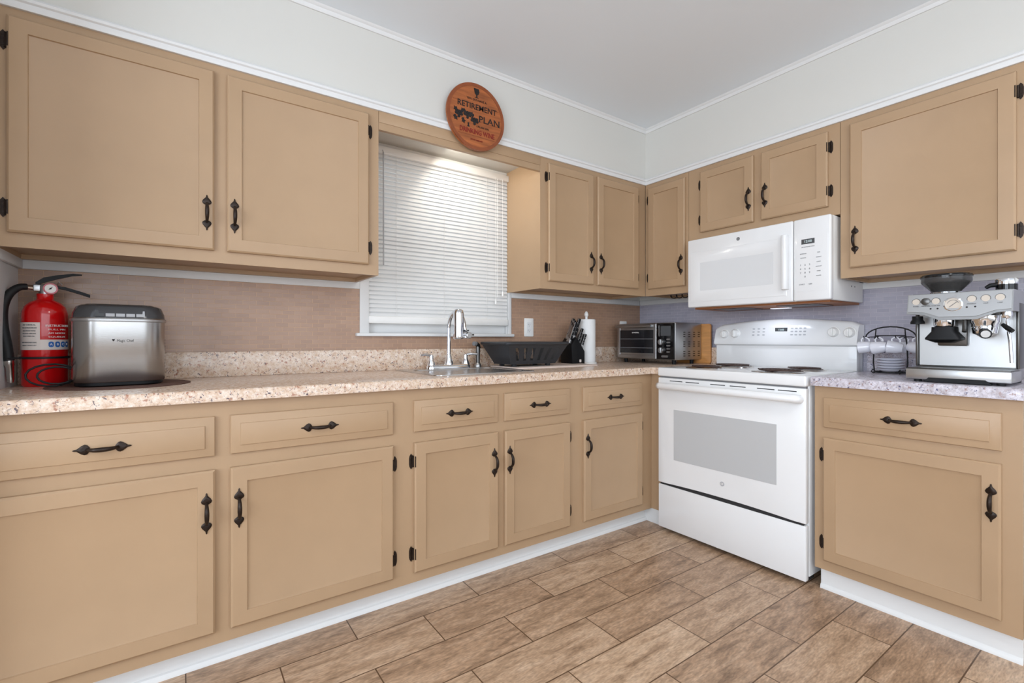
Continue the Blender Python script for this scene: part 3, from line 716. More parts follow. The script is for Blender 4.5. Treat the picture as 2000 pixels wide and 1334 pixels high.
# ------------------------------------------------------------------ toaster oven and board
def make_oven():
    W, D, H = 0.478, 0.287, 0.240
    t = thing('toaster_oven', 'stainless toaster oven with black control strip in the counter corner', 'toaster oven', (-0.048-D, -0.078-W/2, 0.9142), -90)
    # local: x right, front at y=0 looking towards -y, depth goes +y
    z0 = 0.028; z1 = z0+H
    bm = bmn(); box(bm, -W/2, W/2, 0.012, D, z0, z1, 0.006); obj('body', bm, M['satin'], t)
    bm = bmn()   # side louvres
    for r in range(3):
        for c in range(4):
            for k in range(3):
                y = 0.09+c*0.052; z = z0+0.175-r*0.062-k*0.014; box(bm, W/2-0.001, W/2+0.0008, y, y+0.022, z, z+0.006)
    obj('side_vents', bm, M['dark_steel'], t)
    bm = bmn(); box(bm, -W/2-0.014, -W/2-0.0005, 0.03, D-0.03, z0+0.01, z1-0.07, 0.003); obj('side_guard', bm, M['black'], t)
    bm = bmn(); rings(bm, W*0.70, H-0.01, [(0,0.012),(0,0.002),(0.003,0),(0.022,0),(0.024,0.004)], -W/2+0.004, z0+0.005); d = obj('door', bm, M['satin'], t, 25)
    bm = bmn(); box(bm, -W/2+0.030, -W/2+W*0.70-0.020, 0.0005, 0.003, z0+0.040, z1-0.045); obj('door_glass', bm, M['oven_inside'], d)
    bm = bmn(); tube(bm, [(-W/2+0.02,-0.030,z1-0.020),(-W/2+W*0.70-0.015,-0.030,z1-0.020)], 0.009, 12); 
    for x in (-W/2+0.04, -W/2+W*0.70-0.035): box(bm, x-0.008, x+0.008, -0.03, 0.001, z1-0.028, z1-0.012, 0.002)
    obj('door_handle', bm, M['satin'], d, 50)
    bm = bmn()
    for z in (z0+0.075, z0+0.135):
        tube(bm, [(-W/2+0.034,-0.0002,z),(-W/2+W*0.70-0.024,-0.0002,z)], 0.0018, 6)
    obj('rack_line', bm, M['grey'], d)
    texts('logo', [('EMERIL', 0.012, -W/2+W*0.35, 0.0002, z1-0.062, 0.06)], M['ink_white'], d)
    bm = bmn(); box(bm, -W/2+W*0.705, W/2-0.006, 0.001, 0.013, z0+0.004, z1-0.004, 0.002); p = obj('control_panel', bm, M['black_gloss'], t)
    cx = -W/2+W*0.845
    bm = bmn(); box(bm, cx-0.030, cx+0.045, 0.0, 0.0015, z1-0.085, z1-0.022); obj('display', bm, M['display'], p)
    bm = bmn(); box(bm, cx-0.046, cx-0.040, -0.0005, 0.0015, z1-0.088, z1-0.018); obj('trim_bar', bm, M['satin'], p)
    for z in (z1-0.125, z1-0.178):
        bm = bmn(); lathe(bm, [(0.021,0.001),(0.020,-0.012),(0.018,-0.016),(0,-0.016)], (cx-0.022,0,z), 24, 'y'); box(bm, cx-0.0245, cx-0.0195, -0.022, -0.014, z-0.016, z+0.016, 0.001); obj('knob', bm, M['satin'], p)
    for k in range(5):
        bm = bmn(); prism(bm, rrect(0.026,0.010,0.004,3,cx+0.030,z1-0.108-0.020*k), 'y', 0.001, -0.004); obj('button', bm, M['satin'], p)
    bm = bmn(); prism(bm, rrect(0.05,0.013,0.006,4,cx+0.002,z1-0.217), 'y', 0.001, -0.004); obj('button', bm, M['satin'], p)
    for sx in (-1,1):
        for y in (0.05, D-0.05):
            bm = bmn(); lathe(bm, [(0.012,0),(0.014,z0+0.001)], (sx*(W/2-0.04),y,0), 14); obj('foot', bm, M['black'], t)
make_oven()
bm = bmn(); prism(bm, rrect(0.26,0.262,0.014,4), 'y', -0.007, 0.007, 0.002)
o = obj('cutting_board', bm, M['wood'])
tag(o, 'orange-brown wooden cutting board leaning on the wall behind the toaster oven', 'cutting board', None, (-0.0365,-0.489,0.9142+0.1315), -90)
# black cable bunched under the corner cabinet
bm = bmn(); P = []
for k in range(40):
    a = k*0.55; P.append((-0.20+0.016*math.cos(a)+0.0004*k, -0.42-0.0035*k, 1.357+0.011*math.sin(a)))
tube(bm, P, 0.003, 6); tag(obj('coiled_cable', bm, M['rubber'], None, 60), 'black coiled cable tucked under the corner upper cabinet', 'cable')

# ------------------------------------------------------------------ stove
def make_stove():
    W = 0.776; yc = -(0.684+W/2); F = -0.658
    t = thing('stove', 'white freestanding electric stove with coil burners in the corner run', 'stove', (0, yc, 0), -90)
    # local: x right (world -y), y = world x: front at y=F
    h = W/2
    bm = bmn(); box(bm, -h, h, -0.625, -0.012, 0.035, 0.886, 0.003); obj('body', bm, M['white'], t)
    for sx in (-1,1):
        for y in (-0.56,-0.08):
            bm = bmn(); lathe(bm, [(0.018,0),(0.018,0.008),(0.010,0.012),(0.010,0.036)], (sx*(h-0.05),y,0), 14); obj('leveling_foot', bm, M['black'], t)
    bm = bmn(); box(bm, -h+0.01, h-0.01, -0.615, -0.56, 0.012, 0.04); obj('toe_panel', bm, M['shadow'], t)
    # storage drawer
    bm = bmn(); box(bm, -h+0.001, h-0.001, F, -0.626, 0.020, 0.262, 0.006)
    for v in bm.verts:
        if v.co.z > 0.25: v.co.z += 0.0
    obj('storage_drawer', bm, M['white'], t)
    bm = bmn(); prism(bm, [(-h+0.012,0.262),(-h*0.55,0.260),(-h*0.2,0.258),(h*0.2,0.258),(h*0.55,0.260),(h-0.012,0.262),(h-0.012,0.268),(h*0.5,0.276),(0,0.280),(-h*0.5,0.276),(-h+0.012,0.268)], 'y', F+0.004, -0.627); obj('drawer_gap', bm, M['shadow'], t)
    # oven door with its bowed lower edge
    bm = bmn(); low = [(-h+0.001+ (W-0.002)*k/16, 0.270+0.012*(1-(2*k/16-1)**2)) for k in range(17)]
    prism(bm, low + [(h-0.001,0.860),(-h+0.001,0.860)], 'y', F, -0.628, 0.004); d = obj('oven_door', bm, M['white'], t, 30)
    bm = bmn(); box(bm, -h+0.005, h-0.005, F+0.012, -0.63, 0.8525, 0.868); obj('door_gap', bm, M['grey'], t)
    bm = bmn(); prism(bm, [(-0.284,0.412),(0.264,0.412),(0.264,0.688),(-0.284,0.688)], 'y', F-0.0012, F+0.004); obj('oven_window', bm, M['grey_glass'], d)
    bm = bmn(); lathe(bm, [(0.0115,F-0.0006),(0.0115,F-0.0016),(0,F-0.0016)], (0.0,0,0.352), 20, 'y'); obj('logo', bm, M['lgrey'], d)
    texts('logo_lettering', [('GE', 0.011, 0.0, F-0.0018, 0.352)], M['ink_white'], d)
    bm = bmn(); pts = [(-h+0.022,F,0.812),(-h+0.023,F-0.030,0.816),(-h+0.04,F-0.040,0.817),(h-0.04,F-0.040,0.817),(h-0.023,F-0.030,0.816),(h-0.022,F,0.812)]
    tube(bm, pts, 0.0145, 14, flat=1.25); obj('door_handle', bm, M['white'], d, 60)
    for x in (-0.265,-0.165,0.0-0.02,0.085,0.22,0.315):
        bm = bmn(); box(bm, x-0.045, x+0.035, F-0.0004, F+0.003, 0.843, 0.847); obj('door_vent', bm, M['shadow'], d)
    # cooktop with a thick rounded rim
    bm = bmn(); box(bm, -h-0.001, h+0.001, F-0.004, -0.10, 0.868, 0.9165, 0.008, 3); obj('cooktop', bm, M['white'], t)
    k = 0
    labels = ['front left', 'rear left', 'front right', 'rear right']
    for x, y, r in [(-0.197,-0.50,0.078),(-0.197,-0.235,0.098),(0.197,-0.50,0.098),(0.197,-0.235,0.078)]:
        bm = bmn(); lathe(bm, [(r+0.022,0.9166),(r+0.020,0.9195),(r+0.010,0.9195),(r*0.9,0.913),(r*0.3,0.911),(0,0.911)], (x,y,0), 32); b = obj('drip_pan', bm, M['pan'], t, 50)
        bm = bmn(); n = 5*20; P = []
        for i in range(n+1):
            q = i/n; a = q*2*math.pi*4.5; rr = 0.018+(r-0.018)*q; P.append((x+rr*math.cos(a), y+rr*math.sin(a), 0.927))
        tube(bm, P, 0.0042, 6, flat=0.8); 
        for a in (0,120,240): tube(bm, [(x,y,0.921),(x+(r+0.006)*math.cos(R(a+30)), y+(r+0.006)*math.sin(R(a+30)),0.921)], 0.0022, 6)
        obj('coil', bm, M['coil'], b, 50); k += 1
    # backguard: vertical panel and a bowed control console above it
    bm = bmn(); box(bm, -h+0.006, h-0.006, -0.092, -0.012, 0.905, 1.06, 0.004); obj('backguard', bm, M['white'], t)
    bm = bmn(); N = 24
    def top(u): return 1.160+0.030*(1-u*u)
    loops = []
    for k in range(N+1):
        u = -1+2*k/N; x = u*h*0.998; ez = 0.0 if abs(u) < 0.97 else -0.012
        tz = top(u)+ez; lz = 1.038
        loops.append([(x,-0.014,lz),(x,-0.094,lz),(x,-0.106,lz+0.008),(x,-0.109,lz+0.020),(x,-0.088,tz-0.016),(x,-0.078,tz-0.004),(x,-0.066,tz),(x,-0.014,tz)])
    loft(bm, loops); con = obj('control_console', bm, M['white'], t, 40)
    def face_y(z, x=0.0): return -0.109 + (z-1.058)/(top(x/h)-0.016-1.058)*0.021
    for i, (x, z) in enumerate([(-0.321,1.107),(-0.250,1.110),(0.280,1.112),(0.352,1.109)]):
        y = face_y(z, x); bm = bmn(); lathe(bm, [(0.030,y+0.003),(0.030,y-0.001),(0.026,y-0.003),(0.0225,y-0.016),(0.019,y-0.021),(0,y-0.021)], (x,0,z), 28, 'y'); box(bm, x-0.004, x+0.004, y-0.030, y-0.018, z-0.020, z+0.020, 0.002)
        obj('knob', bm, M['white_plastic'], con, 40)
    z = 1.128; y = face_y(z)
    bm = bmn(); box(bm, -0.016, 0.050, y-0.0015, y+0.006, z-0.013, z+0.013); obj('display', bm, M['display'], con)
    texts('digits', [('12:00', 0.014, 0.017, y-0.0018, z)], M['digits'], con)
    for x in (-0.140,-0.110,-0.080,0.075,0.097,0.119,0.141):
        for dz in (0.012,-0.006,-0.024):
            bm = bmn(); zz = z+dz-0.004; yy = face_y(zz, x); prism(bm, rrect(0.014,0.007,0.003,3,x,zz), 'y', yy-0.0012, yy+0.002); obj('button', bm, M['lgrey'], con)
make_stove()

# ------------------------------------------------------------------ microwave
def make_microwave():
    t = thing('microwave', 'white over-the-range microwave mounted above the stove', 'microwave', (0, -0.700, 1.262), -90)
    W, H, F = 0.758, 0.398, -0.406
    bm = bmn(); box(bm, 0.004, W-0.004, -0.372, -0.016, 0.0, H, 0.003); obj('body', bm, M['white_plastic'], t)
    bm = bmn(); box(bm, 0.02, W-0.02, -0.36, -0.02, -0.010, 0.0005); u = obj('underside_panel', bm, M['amber'], t, label='brown metal underside with grease filters')
    bm = bmn(); box(bm, 0.10, 0.30, -0.30, -0.12, -0.013, -0.009); obj('grease_filter', bm, M['dark_steel'], u)
    bm = bmn(); box(bm, 0.46, 0.66, -0.30, -0.12, -0.013, -0.009); obj('grease_filter', bm, M['dark_steel'], u)
    bm = bmn(); box(bm, 0.33, 0.43, -0.10, -0.06, -0.013, -0.009); obj('cooktop_lamp', bm, M['led'], u)
    l = area('cooktop_light', (-0.22, -1.08, 1.243), (0, 0, 0), 0.05, 0.20, 0.4, (0.78,0.86,1.0))
    bm = bmn(); box(bm, 0.0, 0.5915, F, -0.373, 0.0, H-0.001, 0.007, 3); d = obj('door', bm, M['white'], t)
    bm = bmn(); rings(bm, 0.545, 0.29, [(0,F+0.004),(0.0,F-0.0015),(0.004,F-0.003),(0.060,F-0.003),(0.066,F-0.0005),(0.07,F-0.0003)], 0.018, 0.030)
    obj('door_frame', bm, M['white'], d, 25)
    bm = bmn(); box(bm, 0.084, 0.497, F-0.0022, F-0.0004, 0.094, 0.256); obj('door_window', bm, M['pale_glass'], d)
    bm = bmn(); prism(bm, [(0.541,F),(0.541,F-0.008),(0.549,F-0.028),(0.563,F-0.030),(0.572,F-0.022),(0.576,F)], 'z', 0.060, 0.330, 0.003); obj('door_handle', bm, M['white'], d, 40)
    bm = bmn(); lathe(bm, [(0.0095,F+0.001),(0.0095,F-0.0012),(0.0065,F-0.0012),(0.0065,F-0.0008),(0,F-0.0008)], (0.312,0,0.356), 22, 'y'); obj('logo', bm, M['grey'], d)
    bm = bmn(); box(bm, 0.5945, W, F, -0.373, 0.0, H-0.001, 0.007, 3); p = obj('control_panel', bm, M['white'], t)
    bm = bmn(); rings(bm, 0.135, 0.285, [(0,F+0.001),(0,F-0.0006),(0.002,F-0.001)], 0.610, 0.045); obj('keypad_panel', bm, M['white'], p, 25)
    bm = bmn(); box(bm, 0.632, 0.690, F-0.0022, F, 0.272, 0.296); obj('display', bm, M['display'], p)
    texts('digits', [('12:00', 0.016, 0.661, F-0.0024, 0.284)], M['digits'], p)
    it = []
    for r in range(4):
        for c in range(3):
            n = ['123','456','789',' 0 '][r][c]
            if n != ' ': it.append((n, 0.012, 0.628+0.020*c, F-0.0014, 0.172-0.019*r))
    for k, s in enumerate(['POP','REHEAT','COOK','DEFROST','TIMER','POWER']): it.append((s, 0.0062, 0.708, F-0.0014, 0.225-0.022*k))
    it += [('MICROWAVE OVEN', 0.0065, 0.661, F-0.0014, 0.258), ('BEVERAGE', 0.0062, 0.640, F-0.0014, 0.226), ('POTATO', 0.0062, 0.640, F-0.0014, 0.206), ('START', 0.009, 0.634, F-0.0014, 0.078), ('OFF', 0.009, 0.672, F-0.0014, 0.078)]
    texts('key_lettering', it, M['grey'], p, each=True)
    bm = bmn(); box(bm, W-0.004, W-0.001, -0.06, -0.012, 0.10, 0.16); 
    for y in (-0.12,-0.16): lathe(bm, [(0.004,W-0.0045),(0.004,W-0.003)], (0,y,0.075), 8, 'x')
    obj('side_screws', bm, M['grey'], t)
make_microwave()

# ------------------------------------------------------------------ fire extinguisher
def make_extinguisher():
    t = thing('fire_extinguisher', 'red fire extinguisher with black hose standing in the left counter corner', 'fire extinguisher', (-3.262,-0.128,0.9142), 12)
    r = 0.060; H = 0.305
    bm = bmn(); lathe(bm, [(r*0.93,0),(r,0.006),(r,0.240),(r*0.985,0.254),(r*0.90,0.272),(r*0.70,0.287),(0.026,0.296),(0.022,0.300),(0.022,0.318),(0,0.318)], (0,0,0), 48); obj('tank', bm, M['red'], t, 50)
    def wrap(p, rr=r+0.0006):
        a = p.x/r; q = rr - (p.y)
        return Vector((q*math.sin(a), -q*math.cos(a), p.z))
    def patch(a0, a1, z0, z1, rr, name, m, par):
        bm = bmn(); n = 20; A = []; B = []
        for k in range(n+1):
            a = a0+(a1-a0)*k/n; A.append(bm.verts.new((rr*math.sin(a),-rr*math.cos(a),z0))); B.append(bm.verts.new((rr*math.sin(a),-rr*math.cos(a),z1)))
        for k in range(n): bm.faces.new([A[k],A[k+1],B[k+1],B[k]])
        return obj(name, bm, m, par)
    bm = bmn()
    def addp(a0, a1, z0, z1, rr):
        n = 16; A = []; B = []
        for k in range(n+1):
            a = a0+(a1-a0)*k/n; A.append(bm.verts.new((rr*math.sin(a),-rr*math.cos(a),z0))); B.append(bm.verts.new((rr*math.sin(a),-rr*math.cos(a),z1)))
        for k in range(n): bm.faces.new([A[k],A[k+1],B[k+1],B[k]])
    addp(-1.9,-0.25,0.125,0.218,r+0.0005); addp(-0.25,1.5,0.125,0.160,r+0.0005)
    lab = obj('paper_label', bm, M['paper'], t, label='white paper label')
    it = [('INSTRUCTIONS', 0.011, 0.034, 0, 0.207, 0.072)] + [(s, 0.0075, 0.030, 0, 0.194-0.0125*k, 0.05) for k, s in enumerate(['PULL PIN','AIM NOZZLE','SQUEEZE'])]
    texts('instruction_lettering', it, M['ink_white'], t, wrap=wrap, each=True)
    wr2 = lambda p: wrap(p, r+0.0012)
    for k, x in enumerate((0.012,0.029,0.046,0.062)):
        for z0, z1, w0 in [(0.134,0.153,0.006)]:
            bm = bmn(); pts = [(x-w0,0,z0),(x+w0,0,z0),(x+w0,0,z1),(x-w0,0,z1)]
            ring = [tuple(wrap(Vector((x+p, 0, (z0+z1)/2+q)), r+0.0012)) for p, q in rrect(0.0135,0.019,0.0055,4)]
            f = bm.faces.new([bm.verts.new(p) for p in ring]); obj('pictogram', bm, M['ink_blue'], lab)
    texts('pictogram_lettering', [('A', 0.011, 0.012, 0, 0.1435), ('B', 0.011, 0.029, 0, 0.1435), ('C', 0.011, 0.046, 0, 0.1435), ('K', 0.011, 0.062, 0, 0.1435)], M['ink_white'], lab, wrap=lambda p: wrap(p, r+0.0016), each=True)
    texts('fine_print', [('DRY CHEMICAL', 0.006, -0.046, 0, 0.209, 0.04), ('FIRE EXTINGUISHER', 0.0055, -0.046, 0, 0.199, 0.046), ('FOR WOOD PAPER', 0.005, -0.046, 0, 0.189, 0.04), ('LIQUIDS GREASE', 0.005, -0.046, 0, 0.180, 0.042), ('ELECTRICAL', 0.005, -0.046, 0, 0.171, 0.036), ('KEEP FROM FREEZING', 0.005, -0.046, 0, 0.150, 0.046), ('INSPECT MONTHLY', 0.005, -0.046, 0, 0.140, 0.044)], M['grey'], lab, wrap=lambda p: wrap(p, r+0.001), each=True)
    bm = bmn(); lathe(bm, [(0.017,0.316),(0.017,0.345),(0.013,0.352),(0,0.352)], (0,0,0), 20); box(bm, -0.030, 0.020, -0.010, 0.010, 0.326, 0.350, 0.003); obj('valve', bm, M['satin'], t)
    bm = bmn(); lathe(bm, [(0.019,-0.010),(0.019,-0.027),(0.015,-0.029),(0.015,-0.027)], (0.012,0,0.336), 24, 'y', cap=False); g = obj('pressure_gauge', bm, M['pink'], t)
    bm = bmn(); lathe(bm, [(0.0155,-0.026),(0,-0.026)], (0.012,0,0.336), 24, 'y', cap=False); obj('gauge_face', bm, M['ink_white'], g)
    bm = bmn(); tube(bm, [(0.008,-0.0268,0.332),(0.017,-0.0268,0.342)], 0.0009, 5); lathe(bm, [(0.003,-0.0262),(0.003,-0.0275),(0,-0.0275)], (0.012,0,0.336), 10, 'y'); obj('gauge_needle', bm, M['ink_black'], g)
    bm = bmn(); loft(bm, [[(x+a*0.0, y, z+b) for a, y, b in [(0,-w,-h),(0,w,-h),(0,w,h),(0,-w,h)]] for x, z, w, h in [(-0.024,0.352,0.008,0.005),(-0.004,0.366,0.009,0.009),(0.03,0.379,0.009,0.007),(0.07,0.391,0.008,0.004),(0.095,0.393,0.006,0.002)]]); obj('squeeze_lever', bm, M['black'], t, 40)
    bm = bmn(); loft(bm, [[(x, y, z+b) for y, b in [(-w,-h),(w,-h),(w,h),(-w,h)]] for x, z, w, h in [(0.012,0.346,0.009,0.004),(0.05,0.341,0.009,0.005),(0.09,0.328,0.008,0.005),(0.117,0.318,0.007,0.005)]]); obj('carry_handle', bm, M['black'], t, 40)
    bm = bmn(); tube(bm, [(0.03,-0.011,0.352),(0.034,-0.016,0.362),(0.042,-0.016,0.352),(0.03,-0.011,0.348)], 0.0015, 6, closed=True); obj('pull_pin', bm, M['satin'], t)
    bm = bmn(); tube(bm, [(-0.028,0,0.338),(-0.046,0,0.340)], [0.008,0.008], 10); obj('hose_ferrule', bm, M['pan'], t)
    bm = bmn(); HP = smooth([(-0.044,0,0.340),(-0.064,-0.004,0.336),(-0.086,-0.012,0.312),(-0.099,-0.020,0.275),(-0.102,-0.026,0.235),(-0.099,-0.030,0.19),(-0.092,-0.032,0.14),(-0.087,-0.032,0.09)]); tube(bm, HP, [0.0105+0.0033*min(1,k/20) for k in range(len(HP))], 14); hz = obj('hose', bm, M['rubber'], t, 60)
    bm = bmn(); tube(bm, [(-0.087,-0.032,0.090),(-0.086,-0.032,0.075),(-0.085,-0.032,0.072),(-0.083,-0.032,0.028),(-0.083,-0.032,0.018)], [0.0125,0.0125,0.0105,0.009,0.007], 14); obj('nozzle', bm, M['pan'], hz, 50)
    bm = bmn(); tube(bm, [( (r+0.002)*math.sin(a), -(r+0.002)*math.cos(a), 0.098) for a in [k*2*math.pi/32 for k in range(32)]], 0.003, 6, closed=True, flat=1.4)
    tube(bm, [(-0.055,-0.028,0.098),(-0.088,-0.046,0.098),(-0.104,-0.034,0.098),(-0.090,-0.016,0.098),(-0.058,-0.016,0.098)], 0.003, 6); obj('hose_strap', bm, M['rubber'], t, 60)
make_extinguisher()

# ------------------------------------------------------------------ ice maker on a round mat
bm = bmn(); lathe(bm, [(0.200,0),(0.201,0.002),(0.196,0.0035),(0,0.0035)], (0,0,0), 56)
for v in bm.verts: v.co.y *= 0.98
tag(obj('round_placemat', bm, M['mat_brown']), 'round dark brown placemat under the ice maker', 'placemat', None, (-3.045,-0.245,0.9141))
def make_icemaker():
    t = thing('ice_maker', 'stainless countertop ice maker with smoked lid on a round mat', 'ice maker', (-3.053,-0.230,0.9178), 6)
    W, D, H = 0.250, 0.250, 0.216
    def lp(w, d, r, z, n=8): return [(x,y,z) for x, y in rrect(w,d,r,n)]
    bm = bmn(); loft(bm, [lp(W-0.03,D-0.03,0.06,0.0), lp(W-0.012,D-0.012,0.065,0.004), lp(W-0.012,D-0.012,0.065,0.016)]); obj('base', bm, M['black'], t, 45)
    bm = bmn(); loft(bm, [lp(W-0.004,D-0.004,0.068,0.014), lp(W,D,0.070,0.017), lp(W,D,0.070,H)]); b = obj('body', bm, M['steel'], t, 45)
    bm = bmn(); loft(bm, [lp(W,D,0.070,H), lp(W+0.008,D+0.008,0.074,H+0.002), lp(W+0.009,D+0.009,0.0745,H+0.009), lp(W+0.002,D+0.002,0.071,H+0.013)]); obj('rim', bm, M['satin'], t, 45)
    bm = bmn(); loft(bm, [lp(W,D,0.070,H+0.012), lp(W-0.003,D-0.005,0.069,H+0.028), lp(W-0.02,D-0.024,0.062,H+0.050), lp(W-0.045,D-0.05,0.055,H+0.057)]); lid = obj('lid', bm, M['lid_glass'], t, 50)
    bm = bmn(); loft(bm, [[(x,y+0.012,z) for x, y in rrect(w,d,r,6)] for w, d, r, z in [(W-0.06,D-0.07,0.03,H+0.050),(W-0.062,D-0.072,0.03,H+0.0585),(W-0.075,D-0.085,0.025,H+0.061)]]); obj('lid_window', bm, M['black_gloss'], lid, 45)
    bm = bmn(); box(bm, -W/2+0.045, W/2-0.05, D/2-0.04, D/2-0.018, H+0.050, H+0.066, 0.004); obj('lid_hinge', bm, M['black'], lid)
    # control strip along the lid's front edge
    for k in range(5):
        x0 = -0.066+0.0265*k; bm = bmn(); q = [(x0,-D/2+0.001,H+0.016),(x0+0.023,-D/2+0.001,H+0.016),(x0+0.023,-D/2+0.010,H+0.036),(x0,-D/2+0.010,H+0.036)]
        a = [bm.verts.new(p) for p in q]; c = [bm.verts.new((p[0],p[1]-0.003,p[2]+0.0015)) for p in q]; bm.faces.new(a[::-1]); bm.faces.new(c)
        for i in range(4): bm.faces.new([a[i],a[(i+1)%4],c[(i+1)%4],c[i]])
        obj('control_button', bm, M['lgrey'] if k else M['display'], lid, 0)
    texts('logo', [('Magic Chef', 0.012, 0.011, -D/2-0.0004, H*0.705, 0.044)], M['ink_black'], b)
    bm = bmn(); prism(bm, [(-0.0235,H*0.728),(-0.0215,H*0.735),(-0.0195,H*0.728),(-0.0175,H*0.735),(-0.016,H*0.728),(-0.018,H*0.70),(-0.0215,H*0.70)], 'y', -D/2-0.0010, -D/2+0.0005); obj('emblem', bm, M['ink_black'], b)
    for v in b.data.vertices: pass
    bm = bmn()
    for k in range(9): box(bm, W/2-0.002, W/2+0.003, -0.03, 0.06, 0.055+0.012*k, 0.062+0.012*k, 0.001)
    obj('side_vent', bm, M['black'], t)
    # flex looping on the counter to the left
    C = []
    for k in range(34):
        a = R(-70+k*22); q = 1 if k < 17 else 0.76; C.append((-0.172+0.014*(k >= 17)+0.062*q*math.cos(a), -0.030+0.012*math.sin(a*0.5)-0.0006*k, 0.040+0.036*q*math.sin(a)))
    bm = bmn(); tube(bm, [(-0.105,0.04,0.03)]+C[:34]+[(-0.112,-0.03,0.03),(-0.108,0.05,0.02)], 0.0032, 8); obj('power_cord', bm, M['rubber'], t, 60)
make_icemaker()

# ------------------------------------------------------------------ round wooden sign
def make_sign():
    t = thing('round_wood_sign', 'round orange wooden sign about a retirement plan above the window', 'sign', (-1.664,-DU-0.022,2.186))
    r = 0.165; F = -0.014
    bm = bmn(); lathe(bm, [(r,0.0),(r,F+0.002),(r-0.002,F),(0,F)], (0,0,0), 64, 'y'); b = obj('board', bm, M['sign_wood'], t)
    bm = bmn(); lathe(bm, [(r+0.0005,F+0.004),(r+0.0005,F-0.001),(r-0.016,F-0.001),(r-0.016,F+0.001)], (0,0,0), 64, 'y', cap=False); obj('rim', bm, M['sign_rim'], b)
    bm = bmn()
    for z in (0.058,-0.022,-0.098):
        w = math.sqrt((r-0.02)**2-z*z); box(bm, -w, w, F-0.0006, F+0.001, z-0.0012, z+0.0012)
    obj('plank_seams', bm, M['sign_rim'], b)
    y = F-0.0012
    texts('lettering', [('YES I DO HAVE A', 0.015, 0, y, 0.082, 0.115), ('RETIREMENT', 0.040, 0.004, y, 0.046, 0.225, 0.0003), ('PLAN', 0.046, 0.075, y, -0.008, 0.122, 0.0003), ('I PLAN ON', 0.013, 0.035, y, -0.048, 0.07)], M['ink_black'], b, each=True)
    texts('red_lettering', [('DRINKING WINE', 0.034, 0.004, y, -0.078, 0.200, 0.0005), ('ESTATE VINEYARD', 0.010, 0, y, -0.118, 0.07)], M['ink_red'], b, each=True)
    bm = bmn()
    # tipped glass silhouette at the top
    gl = [(-0.016,0.140),(0.012,0.140),(0.016,0.126),(0.010,0.112),(0.004,0.108),(0.004,0.098),(0.014,0.094),(-0.012,0.094),(-0.002,0.098),(-0.002,0.108),(-0.010,0.114)]
    prism(bm, gl[::-1], 'y', y+0.001, y-0.0006); obj('glass_silhouette', bm, M['ink_black'], b, 40)
    # bunches of grapes with leaves
    random.seed(3)
    for gx, gz in [(-0.100,-0.010),(-0.052,-0.004),(-0.012,-0.026)]:
        bm = bmn()
        for i, (a, q) in enumerate([(-1,1),(0,1),(1,1),(-0.5,0),(0.5,0),(0,-1),(1.2,0),(-1.2,0.2)]):
            lathe(bm, [(0.0072,y+0.001),(0.0070,y-0.0012),(0,y-0.0016)], (gx+a*0.013,0,gz+q*0.012), 10, 'y')
        obj('grape_bunch', bm, M['ink_black'], b, 40)
    for lx, lz, a in [(-0.116,0.008,40),(-0.076,0.014,110),(-0.026,0.004,60),(-0.076,-0.034,200),(-0.120,-0.030,220)]:
        ca, sa = math.cos(R(a)), math.sin(R(a))
        bm = bmn(); pl = [(0,-0.012),(0.008,-0.008),(0.006,0.0),(0.012,0.006),(0.004,0.010),(0,0.018),(-0.004,0.010),(-0.012,0.006),(-0.006,0),(-0.008,-0.008)]
        prism(bm, [(lx+p*ca-q*sa, lz+p*sa+q*ca) for p, q in pl], 'y', y+0.001, y-0.0008); obj('leaf_artwork', bm, M['ink_black'], b, 40)
    bm = bmn()
    prism(bm, [(-0.052,-0.040),(-0.042,-0.040),(-0.044,-0.050),(-0.040,-0.060),(-0.054,-0.060),(-0.050,-0.050)], 'y', y+0.001, y-0.0006)
    obj('bottle_silhouette', bm, M['ink_black'], b, 40)
make_sign()

